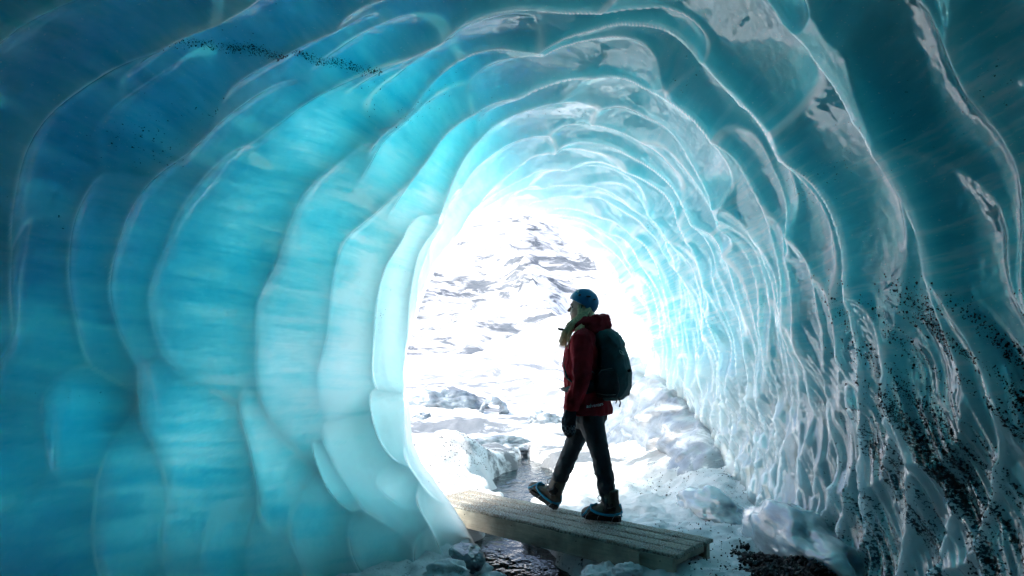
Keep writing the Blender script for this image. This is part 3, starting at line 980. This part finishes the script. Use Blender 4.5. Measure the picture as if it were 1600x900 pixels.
# boots with crampons; built level at the ankle, then pitched
def boot(ank, pitch, yaw):
    root_m = Matrix.Translation(Vector(ank)) @ Matrix.Rotation(R(yaw), 4, 'Z') @ Matrix.Rotation(R(-pitch), 4, 'Y')
    bm = bmesh.new()
    loft(bm, [(0.0, 0, 0.10), (-0.002, 0, 0.03), (-0.008, 0, -0.03), (-0.012, 0, -0.06)], [(0.052, 0.060), (0.050, 0.060), (0.044, 0.062), (0.042, 0.060)], 16)
    loft(bm, [(-0.072, 0, -0.058), (-0.05, 0, -0.045), (0.02, 0, -0.035), (0.09, 0, -0.052), (0.15, 0, -0.062), (0.195, 0, -0.072), (0.215, 0, -0.080)],
         [(0.030, 0.030), (0.040, 0.045), (0.042, 0.052), (0.046, 0.040), (0.050, 0.034), (0.040, 0.026), (0.015, 0.012)], 16)
    o = fuse('boot', bm, M_BOOT, person, 0.006, 3, fold_fn(0.0015, 231, (40, 40, 40)))
    o.matrix_local = root_m
    def sub(name, bmx, mat, smooth=True):
        c = from_bm(name, bmx, mat, o, smooth)
        return c
    bm = bmesh.new()
    out = [(-0.080, 0.0), (-0.07, 0.034), (-0.03, 0.041), (0.04, 0.040), (0.11, 0.050), (0.17, 0.048), (0.21, 0.026), (0.222, 0.0), (0.21, -0.022), (0.17, -0.040), (0.11, -0.044), (0.04, -0.036), (-0.03, -0.040), (-0.07, -0.034)]
    lo_v = [bm.verts.new((x, y, -0.118 + (0.012 if x > 0.19 else 0))) for x, y in out]
    up_v = [bm.verts.new((x, y * 1.02, -0.088 + (0.008 if x > 0.19 else 0))) for x, y in out]
    nn = len(out)
    for k in range(nn):
        bm.faces.new((lo_v[k], lo_v[(k + 1) % nn], up_v[(k + 1) % nn], up_v[k]))
    bm.faces.new(lo_v[::-1]); bm.faces.new(up_v)
    sub('sole', bm, M_SOLE, False)
    for name, pts, r in (
        ('crampon_strap', [(-0.080, 0, -0.060), (-0.070, 0.040, -0.060), (-0.03, 0.050, -0.070), (0.03, 0.050, -0.072), (0.09, 0.054, -0.062), (0.13, 0.052, -0.045), (0.145, 0.030, -0.027), (0.15, 0, -0.022), (0.145, -0.030, -0.027), (0.13, -0.050, -0.045), (0.09, -0.050, -0.062), (0.03, -0.046, -0.072), (-0.03, -0.048, -0.070), (-0.070, -0.040, -0.060), (-0.080, 0, -0.060)], 0.0090),
        ('heel_strap', [(-0.080, 0, -0.085), (-0.082, 0, -0.055), (-0.076, 0, -0.02), (-0.068, 0, 0.005)], 0.010),
        ('toe_strap', [(0.20, 0.042, -0.095), (0.175, 0.048, -0.070), (0.145, 0.032, -0.028), (0.10, 0.0, -0.008), (0.145, -0.030, -0.028), (0.175, -0.044, -0.070), (0.20, -0.036, -0.095)], 0.0075)):
        bm = bmesh.new()
        loft(bm, pts, [(r, r * 0.6)] * len(pts), 8, hint=(0, 0, 1), closed=True)
        sub(name, bm, M_STRAP)
    for sx in (-0.05, 0.06, 0.15):
        for sg in (1, -1):
            bm = bmesh.new()
            loft(bm, [(sx, sg * 0.053, -0.064), (sx + 0.022, sg * 0.054, -0.095), (sx + 0.030, sg * 0.040, -0.120)], [0.0022] * 3, 6)
            bmesh.ops.create_cone(bm, cap_ends=True, segments=6, radius1=0.001, radius2=0.006, depth=0.018, matrix=Matrix.Translation((sx, sg * 0.034, -0.124)))
            sub('crampon_spike', bm, M_STEEL)
    bm = bmesh.new()
    loft(bm, [(0.052, -0.02, 0.02), (0.075, 0.0, -0.005), (0.06, 0.022, 0.008), (0.085, 0.03, 0.02)], [0.003] * 4, 6)
    loft(bm, [(0.056, 0.02, 0.035), (0.075, 0.0, 0.012), (0.10, -0.012, 0.03), (0.085, -0.03, 0.055)], [0.003] * 4, 6)
    sub('laces', bm, M_SOLE)
    bm = bmesh.new()
    loft(bm, [(-0.040, 0.046, -0.005), (-0.02, 0.050, -0.018), (0.01, 0.047, -0.022)], [(0.006, 0.003)] * 3, 6)
    sub('boot_tab', bm, M_GREY)
    return o
boot((ANK_L[0], ANK_L[1], 0.135), 0, 4)
boot((ANK_R[0], ANK_R[1], 0.150), 26, -8)

# knitted mittens: palm, four fingers drawn together in the wool, and a thumb
def mitten(wr, fwd, tilt):
    wv = Vector(wr)
    bm = bmesh.new()
    loft(bm, [wv + Vector((-0.005, 0, 0.04)), wv, wv + Vector((0.006 + fwd, 0, -0.05)), wv + Vector((0.014 + fwd, 0, -0.10)), wv + Vector((0.018 + fwd, -0.004, -0.145)), wv + Vector((0.016 + fwd, -0.012, -0.185)), wv + Vector((0.012 + fwd, -0.018, -0.205))],
         [(0.046, 0.050), (0.040, 0.044), (0.036, 0.050), (0.034, 0.056), (0.032, 0.054), (0.026, 0.042), (0.012, 0.020)], 16)
    loft(bm, [wv + Vector((0.030, -0.005, -0.05)), wv + Vector((0.058 + fwd, -0.012, -0.085)), wv + Vector((0.066 + fwd, -0.016, -0.125))], [0.022, 0.020, 0.012], 12)
    return fuse('mitten', bm, M_KNIT, person, 0.006, 3, fold_fn(0.002, 241, (30, 30, 30)))
mitten(WR_L, 0.0, 0)
mitten(WR_R, 0.01, 0)

# helmet
bm = bmesh.new()
bmesh.ops.create_uvsphere(bm, u_segments=48, v_segments=32, radius=1.0)
for v in bm.verts:
    x, y, z = v.co
    rim = -0.20 + 0.26 * x + (-0.62 if x < -0.15 else 0) * min(1, (-0.15 - x) / 0.6) if x < 0.9 else 0.03
    z2 = max(z, rim)
    v.co = (x * 0.115 - 0.004, y * 0.097, 0.036 + z2 * 0.108)
bmesh.ops.remove_doubles(bm, verts=bm.verts[:], dist=0.0004)
me = bpy.data.meshes.new('helmet')
bm.to_mesh(me); bm.free()
helmet = link('helmet', me, M_BLUE, person, True)
HM = Matrix.Translation(hd(-0.006, 0, 0.012)) @ HR.to_4x4() @ Matrix.Rotation(R(-9), 4, 'Y')
helmet.matrix_local = HM
def on_helmet(az, el, lift=1.004):
    a, e = R(az), R(el)
    n = Vector((math.cos(e) * math.cos(a), math.cos(e) * math.sin(a), math.sin(e)))
    p = Vector((n.x * 0.115 * lift - 0.004, n.y * 0.097 * lift, 0.036 + n.z * 0.108 * lift))
    nn = Vector((n.x / 0.115, n.y / 0.097, n.z / 0.108)).normalized()
    return p, nn
def patch(name, az, el, w, h, mat, depth=0.004, roll=0.0, seg=20):
    p, n = on_helmet(az, el)
    q = n.to_track_quat('Z', 'Y').to_matrix() @ Matrix.Rotation(R(roll), 3, 'Z')
    bm = bmesh.new()
    bmesh.ops.create_uvsphere(bm, u_segments=seg, v_segments=10, radius=1.0)
    bmesh.ops.transform(bm, matrix=Matrix.Translation(p) @ q.to_4x4() @ Matrix.Diagonal((w, h, depth, 1)), verts=bm.verts[:])
    return from_bm(name, bm, mat, helmet, True)
for sg in (1, -1):
    patch('rivet', sg * 70, 24, 0.0115, 0.0115, M_BLACK, 0.005)
    patch('vent', sg * 108, 26, 0.020, 0.008, M_BLACK, 0.005, roll=sg * 8)
    patch('vent', sg * 138, 20, 0.014, 0.007, M_BLACK, 0.005, roll=sg * 14)
    for k in range(2):
        patch('logo', sg * (36 + 13 * k), 44 - 3 * k, 0.0075, 0.014, M_WHITE, 0.004, roll=sg * 25)
bm = bmesh.new()
for sg in (1, -1):
    loft(bm, [hd(-0.01, sg * 0.088, 0.02), hd(0.0, sg * 0.083, -0.03), hd(0.022, sg * 0.052, -0.085), hd(0.03, sg * 0.012, -0.108)], [(0.007, 0.002)] * 4, 8)
from_bm('chin_strap', bm, M_BLACK, person, True)

# hair: locks falling from under the helmet over the shoulders
bm = bmesh.new()
g2 = np.random.default_rng(77)
for side in (1, -1):
    for k in range(130):
        t = k / 129
        u1, u2 = g2.random(), g2.random()
        st = hd(0.020 - 0.095 * t, side * (0.070 + 0.006 * u1), 0.020 - 0.015 * t)
        mid = hd(0.000 - 0.060 * t + 0.01 * u1, side * (0.083 + 0.012 * u2), -0.055)
        front = t < 0.62
        if front:
            e1 = Vector((-0.004 - 0.060 * t + 0.02 * u1, side * (0.122 + 0.02 * u2), 1.445))
            e2 = Vector((0.034 - 0.085 * t + 0.03 * u2, side * (0.140 + 0.03 * u1), 1.385 - 0.01 * u1))
            e3 = Vector((0.078 - 0.12 * t + 0.035 * u1, side * (0.118 + 0.03 * u2), 1.325 - 0.075 * u2))
        else:
            e1 = Vector((-0.045 - 0.05 * t, side * (0.105 + 0.02 * u2), 1.445))
            e2 = Vector((-0.045 - 0.05 * t + 0.02 * u2, side * (0.145 + 0.02 * u1), 1.40))
            e3 = Vector((-0.04 - 0.05 * t + 0.03 * u1, side * (0.175 + 0.02 * u2), 1.345 - 0.04 * u2))
        wv = lambda a: Vector((g2.normal() * a, g2.normal() * a, 0))
        r = 0.0030 + 0.0028 * u2
        loft(bm, [st, mid + wv(.004), e1 + wv(.007), e2 + wv(.010), e3 + wv(.014)], [r, r * 1.25, r * 1.1, r * 0.9, r * 0.25], 6)
for k in range(40):
    t = k / 39 * 2 - 1
    st = hd(-0.092 + 0.02 * abs(t), t * 0.066, 0.0)
    loft(bm, [st, hd(-0.098 + 0.02 * abs(t), t * 0.075, -0.06), Vector((-0.11, t * 0.085, 1.46))], [0.008, 0.009, 0.005], 6)
from_bm('hair', bm, M_HAIR, person, True)

# small print on the back hem of the jacket, laid on the cloth
def lay_text(txt, size, start, ang0, z0, rise, target, parent, mat, name):
    me = text_mesh(txt, size)
    dg = bpy.context.evaluated_depsgraph_get()
    P = np.array([v.co[:] for v in me.vertices])
    cx, cy_, rx_, ry_ = -0.085, 0.0, 0.172, 0.200
    for v, p in zip(me.vertices, P):
        a = ang0 + p[0] / 0.19
        z = z0 + p[1] + rise * p[0]
        org = Vector((cx + 0.5 * math.cos(a), cy_ + 0.5 * math.sin(a), z))
        ok, loc, nor, _ = target.ray_cast(org, Vector((-math.cos(a), -math.sin(a), 0)))
        if not ok:
            loc, nor = Vector((cx + rx_ * math.cos(a), ry_ * math.sin(a), z)), Vector((math.cos(a), math.sin(a), 0))
        v.co = loc + Vector((math.cos(a), math.sin(a), 0)) * (0.0015 + p[2])
    me.update()
    return link(name, me, mat, parent)
bpy.context.view_layer.update()
lay_text('adventure', 0.036, 0, R(107), 0.825, 0.10, jacket, jacket, M_WHITE, 'printed_lettering')

# ------------------------------------------------------------------ backpack, worn by the hiker
pack = empty('backpack', (0.507, 5.285, BR_Z), R(180 - HEAD_A))
tag(pack, 'dark teal rucksack on the back of the hiker', 'backpack')
bm = bmesh.new()
stack(bm, [(-0.2840, 0, 0.875, 0.0675, 0.0920, 2.6), (-0.2890, 0, 0.905, 0.0945, 0.1242, 2.6), (-0.2990, 0, 0.980, 0.1125, 0.1380, 2.6), (-0.2990, 0, 1.080, 0.1152, 0.1398, 2.6), (-0.2840, 0, 1.180, 0.1080, 0.1380, 2.6),
           (-0.2640, 0, 1.280, 0.0945, 0.1306, 2.5), (-0.2490, 0, 1.340, 0.0765, 0.1150, 2.4), (-0.2390, 0, 1.375, 0.0495, 0.0828, 2.2)], 32)
pb = fuse('main_bag', bm, M_PACK, pack, 0.008, 5, fold_fn(0.005, 261, (10, 10, 8)))
bm = bmesh.new()
stack(bm, [(-0.268, 0, 1.262, 0.096, 0.132, 2.5), (-0.266, 0, 1.285, 0.100, 0.135, 2.5), (-0.258, 0, 1.335, 0.092, 0.130, 2.5), (-0.243, 0, 1.385, 0.068, 0.105, 2.3), (-0.235, 0, 1.405, 0.040, 0.065, 2.2)], 32)
fuse('lid', bm, M_PACK, pack, 0.008, 4, fold_fn(0.005, 263, (14, 14, 14)))
for sg in (1, -1):
    bm = bmesh.new()
    stack(bm, [(-0.285, sg * 0.125, 0.90, 0.075, 0.045, 2.5), (-0.285, sg * 0.137, 0.97, 0.095, 0.048, 2.5), (-0.275, sg * 0.137, 1.06, 0.090, 0.040, 2.5), (-0.265, sg * 0.13, 1.10, 0.082, 0.032, 2.5)], 24)
    fuse('side_pocket', bm, M_PACKD, pack, 0.007, 3, fold_fn(0.004, 265, (18, 18, 12)))
    bm = bmesh.new()
    loft(bm, [(-0.16, sg * 0.115, 1.36), (-0.10, sg * 0.118, 1.405), (-0.03, sg * 0.120, 1.375), (0.025, sg * 0.118, 1.28), (0.050, sg * 0.128, 1.15), (0.015, sg * 0.165, 1.04), (-0.07, sg * 0.195, 0.98), (-0.19, sg * 0.15, 0.96)],
         [(0.007, 0.020)] * 6 + [(0.005, 0.012)] * 2, 10, hint=(0, 0, 1))
    from_bm('shoulder_strap', bm, M_PACKD, pack, True)
    bm = bmesh.new()
    loft(bm, [(-0.20, sg * 0.155, 0.99), (-0.14, sg * 0.198, 0.965), (-0.05, sg * 0.212, 0.955), (0.03, sg * 0.185, 0.95), (0.095, sg * 0.10, 0.95), (0.112, 0, 0.95)], [(0.040, 0.010), (0.042, 0.011), (0.034, 0.009), (0.016, 0.005), (0.012, 0.004), (0.012, 0.004)], 10, hint=(0, 0, 1))
    from_bm('hip_belt', bm, M_PACKD, pack, True)
    bm = bmesh.new()
    loft(bm, [(-0.205, sg * 0.168, 1.045), (-0.26, sg * 0.182, 1.10), (-0.34, sg * 0.178, 1.115)], [(0.004, 0.003)] * 3, 8)
    from_bm('compression_strap', bm, M_GREY, pack, True)
for p0, p1 in (((-0.205, 0.168, 1.075), (-0.165, 0.178, 1.115)), ((-0.36, 0.165, 0.925), (-0.22, 0.178, 0.93))):
    bm = bmesh.new()
    loft(bm, [p0, Vector(p0).lerp(Vector(p1), .5) + Vector((0, 0.006, -0.006)), p1], [(0.004, 0.003)] * 3, 8)
    from_bm('piping', bm, M_GREY, pack, True)
bm = bmesh.new()
loft(bm, [(-0.36, 0.10, 0.90), (-0.378, 0.115, 0.865), (-0.372, 0.12, 0.835)], [0.005, 0.005, 0.006], 8)
loft(bm, [(-0.345, 0.11, 0.895), (-0.352, 0.12, 0.875), (-0.345, 0.125, 0.86)], [0.004] * 3, 8)
from_bm('strap_end', bm, M_BLACK, pack, True)
bm = bmesh.new()
ball(bm, (-0.432, 0.06, 1.095), (0.018, 0.012, 0.014), None, 2)
from_bm('buckle', bm, M_BLACK, pack, True)
bm = bmesh.new()
ball(bm, (-0.258, 0.183, 1.125), 0.006, None, 2)
from_bm('cord_lock', bm, M_GREY, pack, True)
# looped emblem on the back of the bag
bpy.context.view_layer.update()
bm = bmesh.new()
def on_pack(a, z):
    d = Vector((math.cos(a), math.sin(a), 0))
    ok, loc, nor, _ = pb.ray_cast(Vector((-0.30, 0, z)) + d * 0.5, -d)
    return (loc if ok else Vector((-0.30, 0, z)) + d * 0.13) + d * 0.0022
for ca_, cz_, ra_, rz_ in ((R(138), 1.228, 0.15, 0.012), (R(148), 1.222, 0.09, 0.011)):
    pts = [on_pack(ca_ + ra_ * math.cos(t), cz_ + rz_ * math.sin(t) - 0.07 * ra_ * math.cos(t)) for t in np.linspace(0, 2 * math.pi, 25)]
    loft(bm, pts, [0.0017] * 25, 6, hint=(0, 0, 1), closed=False)
from_bm('emblem', bm, M_WHITE, pack, True)
# drinking hose in front of the collar
bm = bmesh.new()
loft(bm, [(0.02, -0.115, 1.37), (0.07, -0.09, 1.40), (0.115, -0.05, 1.405), (0.140, -0.03, 1.402)], [0.006] * 4, 8, hint=(0, 1, 0))
loft(bm, [(0.135, -0.034, 1.403), (0.155, -0.02, 1.405), (0.172, -0.01, 1.412)], [0.010, 0.011, 0.007], 10)
from_bm('drinking_hose', bm, M_BLACK, pack, True)
bm = bmesh.new()
loft(bm, [(0.113, 0.02, 0.955), (0.135, 0.03, 0.948), (0.160, 0.035, 0.952)], [(0.010, 0.004)] * 3, 8)
from_bm('belt_buckle', bm, M_BLACK, pack, True)

# ------------------------------------------------------------------ ice and snow formations on the floor
M_GREYICE = ice_material('grey_floor_ice', col=(0.40, 0.50, 0.55), radius=(0.08, 0.12, 0.15), scale=0.5, attr=False)
def dirty_ice():
    m = NT('dirty_bank_ice')
    v = m.coords((1, 0.45, 1.6), (R(25), 0, R(10)))
    a = m.noise(v, 1.7, 7.0, 0.60, 0.9)
    b = m.noise(m.coords((1, 1, 1)), 30.0, 5.0, 0.7)
    c = m.ramp(a, [(0.34, (0.70, 0.74, 0.77)), (0.40, (0.26, 0.31, 0.35)), (0.50, (0.17, 0.21, 0.245)), (0.58, (0.10, 0.13, 0.155)), (0.66, (0.34, 0.39, 0.43)), (0.74, (0.72, 0.76, 0.79))])
    c = m.mix(m.ramp(b, [(0.60, 0.0), (0.66, 0.7)]), c, (0.05, 0.06, 0.07))
    m.set(Base_Color=c, Roughness=0.28, Coat_Weight=0.6, Coat_Roughness=0.06)
    m.bump(b, 0.25, 0.01)
    return m.m
M_DIRTY = dirty_ice()
M_SNOWLUMP = M_SNOW
M_GRIT = plain('black_volcanic_grit', (0.018, 0.021, 0.024), 0.7, 0.4, 90)

# low ledge of dirty ice along the foot of the right wall, out to the mouth
ny_, nt_ = 260, 90
ly = np.linspace(6.3, 14.5, ny_)[:, None]
lt = np.linspace(0, 1, nt_)[None, :]
top = np.interp(ly, [6.3, 7.2, 8.5, 10.5, 12.5, 14.5], [-0.22, 0.22, 0.60, 0.85, 0.95, 0.85]) + 0.10 * fbm(ly * 1.4, ly * 0, octaves=3, seed=301)
inner = np.interp(ly, [6.3, 8, 10, 14.5], [1.75, 1.55, 1.35, 1.05]) + 0.12 * fbm(ly * 1.1, ly * 0 + 4, octaves=3, seed=302)
LX = inner + (2.35 - inner) * lt ** 0.9
LZ = -0.12 + (top + 0.30) * (sstep(0, 0.75, lt) ** 0.8)
LYY = np.broadcast_to(ly, LX.shape)
ter = fbm(LX * 1.8, LYY * 1.2, LZ * 2, octaves=3, seed=305)
LZ = LZ + 0.08 * ter + 0.05 * np.abs(fbm(LX * 2.4, LYY * 1.1, octaves=2, seed=309))
LX = LX - 0.10 * np.abs(fbm(LYY * 3.0, LZ * 4.0, octaves=2, seed=307))
ledge = link('ice_ledge', mesh_np('ice_ledge', np.stack([LX, LYY, LZ], -1).reshape(-1, 3), grid_faces(ny_, nt_)[:, ::-1]), M_DIRTY, smooth=True)
tag(ledge, 'low ledge of dirty grey ice along the foot of the right wall', kind='structure')

hump = lump('ice_hump', (1.97, 4.75, 0.02), (0.24, 0.80, 0.32), M_GREYICE, seed=311, sub=5, amp=0.16, freq=2.3, rz=R(4))
tag(hump, 'smooth grey ice hump between the gravel pile and the right wall', 'ice hump')
hump2 = lump('ice_hump', (1.72, 6.0, 0.02), (0.22, 0.48, 0.20), M_GREYICE, seed=317, sub=5, amp=0.16, freq=1.8, rz=R(14), sharp=0.4)
tag(hump2, 'small angular grey ice hump beyond the near end of the footbridge', 'ice hump')

blk = lump('ice_block', (-0.33, 4.98, -0.05), (0.13, 0.16, 0.10), M_DIRTY, seed=321, sub=4, amp=0.10, freq=2.6, rz=R(30), sharp=1.0)
blk.data.shade_flat()
tag(blk, 'dark angular ice block at the foot of the left wall beside the footbridge', 'ice block')
GL, GR = 'snow chunks left of the stream', 'snow chunks right of the stream'
spots = [(700, 880, 4.55, .13), (742, 876, 4.62, .11), (772, 860, 4.85, .08), (722, 896, 4.40, .10), (748, 850, 5.0, .09),
         (890, 886, 4.45, .12), (938, 893, 4.4, .11), (985, 890, 4.42, .08)]
CHUNKS = [('large crusty snow chunk against the foot of the left ice wall', GL),
          ('crusty snow chunk midway along the left edge of the dark stream', GL),
          ('small snow chunk at the water just below the footbridge beam', GL),
          ('crusty snow chunk at the bottom edge of the picture left of the stream', GL),
          ('snow chunk beside the dark ice block under the far end of the footbridge', GL),
          ('largest snow chunk on the right edge of the dark stream', GR),
          ('crusty snow chunk in front of the middle of the footbridge', GR),
          ('small snow chunk in front of the cleat near the end of the footbridge', GR)]
for k, (px, py, d, r) in enumerate(spots):
    p = pix(px, py, d)
    gz = float(ground_z(np.array([p.x]), np.array([p.y]))[0])
    o = lump('snow_chunk', (p.x, p.y, max(gz, WATER_Z) + r * 0.12), (r * 1.2, r, r * 0.62), M_SNOW, seed=330 + k, sub=4, amp=0.34, freq=1.9, rz=k * 1.3, sharp=0.45)
    tag(o, CHUNKS[k][0], 'snow chunk', CHUNKS[k][1])

# outcrops of bare ice standing in the snow outside
outs = [((700, 657), 14.5, (0.72, 0.35, 0.30), 341, 'long grey ice outcrop in the snow just outside the left wall'),
        ((660, 680), 13.0, (0.16, 0.14, 0.12), 343, 'small dark ice stub below the long grey outcrop outside'),
        ((762, 712), 10.2, (0.48, 0.30, 0.14), 345, 'broken grey ice patch at the head of the pool outside'),
        ((850, 672), 12.5, (0.36, 0.25, 0.20), 347, 'cracked grey ice outcrop in the snow behind her front leg')]
for (px, py), d, r, sd, lab in outs:
    p = pix(px, py, d)
    gz = float(ground_z(np.array([p.x]), np.array([p.y]))[0])
    o = lump('ice_outcrop', (p.x, p.y, gz - r[2] * 0.30), (r[0] * 1.15, r[1], r[2] * 1.1), M_DIRTY, seed=sd, sub=5, amp=0.30, freq=2.4, rz=0.2, sharp=0.6)
    tag(o, lab, 'ice outcrop')
bm = bmesh.new()
p = pix(770, 655, 14.0)
gz = float(ground_z(np.array([p.x]), np.array([p.y]))[0])
pts, rr = [], []
for t in np.linspace(0.1, 3.0, 26):
    pts.append((0.24 * math.cos(t), 0.05 * math.sin(3 * t), 0.02 + 0.27 * math.sin(t)))
    rr.append((0.13 - 0.03 * t + 0.03 * math.sin(5 * t), 0.10 - 0.02 * t + 0.02 * math.cos(4 * t)))
loft(bm, pts, rr, 14)
arch = fuse('ice_arch', bm, M_DIRTY, None, 0.015, 2, lambda P, N: 0.02 * fbm(P[:, 0] * 9, P[:, 1] * 9, P[:, 2] * 9, octaves=3, seed=351))
arch.location = (p.x, p.y, gz)
tag(arch, 'small curved arch of grey ice in the snow outside', 'ice arch')

# ------------------------------------------------------------------ loose gravel and grit
def gz_of(x, y):
    return ground_z(x, y)
g3 = np.random.default_rng(401)
n = 7000
gx = 1.74 + 0.24 * g3.normal(size=n) + 0.0
gy = 4.30 + 0.42 * g3.normal(size=n)
keep = ((gx - 1.78 + 0.10 * (gy - 4.3)) / 0.30) ** 2 + ((gy - 4.25) / 0.72) ** 2 < 0.55 + 0.9 * g3.random(n) ** 2 + 0.25 * vnoise(gx * 9, gy * 9, seed=409)
gx, gy = gx[keep], gy[keep]
hmp = 0.11 * np.exp(-((gx - 1.80) / 0.20) ** 2 - ((gy - 4.2) / 0.5) ** 2)
P = np.stack([gx, gy, gz_of(gx, gy) + hmp * g3.random(len(gx)) ** 0.4 + 0.004], -1)
gr = stones('gravel', P, 0.006 + 0.011 * g3.random(len(gx)) ** 2, M_GRIT, seed=5)
tag(gr, 'pile of black volcanic gravel at the foot of the right wall', 'gravel', kind='stuff')
# scattered grit on the trodden snow and on the hump outside
n = 4200
gx = np.concatenate([0.2 + 1.9 * g3.random(n), -0.75 + 0.38 * g3.normal(size=3600)])
gy = np.concatenate([3.9 + 3.6 * g3.random(n) ** 1.4, 8.0 + 0.6 * g3.normal(size=3600)])
dens_ = np.concatenate([vnoise(gx[:n] * 2.2, gy[:n] * 2.2, seed=403) + 0.9 * (gx[:n] - 1.0) * 0.5, np.ones(3600)])
keep = (dens_ > 0.05) & (np.abs(gx - stream_x(gy)) > stream_w(gy) * 1.1)
gx, gy = gx[keep], gy[keep]
P = np.stack([gx, gy, gz_of(gx, gy) + 0.001], -1)
gr2 = stones('grit', P, 0.0018 + 0.0072 * g3.random(len(gx)) ** 4, M_GRIT, seed=6, fine=True)
tag(gr2, 'dark grit scattered over the trodden snow of the cave floor', 'grit', kind='stuff')

# grit frozen into the lower right wall, in streaks that follow the flutes; and a dark seam high on the left
IP = INNER.reshape(-1, 3)
pf, yf = PP.ravel(), YY.ravel()
pxx, pxy = PXX.ravel(), PXY.ravel()
onr = (pxx > 1150) & (pxx < 1680) & (pxy > 380) & (pxy < 960) & (pf > -80) & (pf < 40)
st_ = streak.ravel()
blot = fbm(IP[:, 1] * 2.2, IP[:, 2] * 2.2, octaves=3, seed=415)
edge = pxx - (1255 + 0.16 * (pxy - 430))
lim = sstep(0, 200, edge) * sstep(430, 560, pxy - 0.10 * (pxx - 1350) + 20)
band_ = np.exp(-((pxy - (480 + 0.95 * (pxx - 1370))) / 150.0) ** 2)
wgt = lim * (np.clip(0.42 + 0.95 * st_ + 0.25 * blot, 0, 2) ** 1.5) * (0.16 + 1.0 * band_ + 0.8 * sstep(1500, 1600, pxx) * sstep(650, 520, pxy))
wgt = np.where(onr, wgt, 0) * (yf ** 2)
wgt = wgt / wgt.sum()
sel = g3.choice(len(IP), size=20000, p=wgt)
P = IP[sel] + g3.normal(size=(len(sel), 3)) * 0.003
sz = 0.0015 + 0.0074 * g3.random(len(sel)) ** 3.4
P = P - NRM.reshape(-1, 3)[sel] * (sz * 0.55)[:, None]
wg = stones('embedded_grit', P, sz, M_GRIT, seed=8, fine=True)
tag(wg, 'black grit frozen in streaks into the clear lower right wall', 'grit', kind='stuff')
seam_y = 72 + 26 * sstep(380, 560, pxx) + 10 * vnoise(pxx * 0.02, pxx * 0, seed=421)
sw = np.where((pxx > 250) & (pxx < 590), np.exp(-((pxy - seam_y) / 4.5) ** 2) * (0.4 + sstep(250, 380, pxx)), 0)
sw = sw + np.where((pxx > 560) & (pxx < 980) & (pxy > 20), np.exp(-((pxy - 160) / 28.0) ** 2) * 0.02 * np.clip(0.3 + blot, 0, 1), 0)
sw = np.where(cz.ravel() > 1, sw, 0)
sw = sw / sw.sum()
sel = g3.choice(len(IP), size=4200, p=sw)
P = IP[sel] + g3.normal(size=(len(sel), 3)) * 0.004
sg_ = stones('grit_seam', P, 0.0011 + 0.0036 * g3.random(len(sel)) ** 3, M_GRIT, seed=9, fine=True)
tag(sg_, 'thin seam of black grit frozen into the ice at upper left', 'grit', kind='stuff')

# rime and crushed ice lying on the planks
n = 5200
lx = BL * g3.random(n)
lyy = (g3.random(n) - 0.5) * (BW - 0.01)
dn = vnoise(lx * 5, lyy * 12, seed=431) + 0.6 * vnoise(lx * 20, lyy * 40, seed=432)
keep = dn > -0.15
lx, lyy = lx[keep], lyy[keep]
ca2, sa2 = math.cos(b_ang), math.sin(b_ang)
P = np.stack([b_near.x + ca2 * lx - sa2 * lyy, b_near.y + sa2 * lx + ca2 * lyy, np.full(len(lx), BR_Z + 0.0008)], -1)
M_RIME = plain('rime', (0.70, 0.74, 0.76), 0.5, 0.1)
fr = stones('rime_crumbs', P, 0.0012 + 0.0034 * g3.random(len(lx)) ** 2.5, M_RIME, seed=12, fine=True)
tag(fr, 'crumbs of rime and crushed ice lying on the footbridge planks', 'rime', kind='stuff')
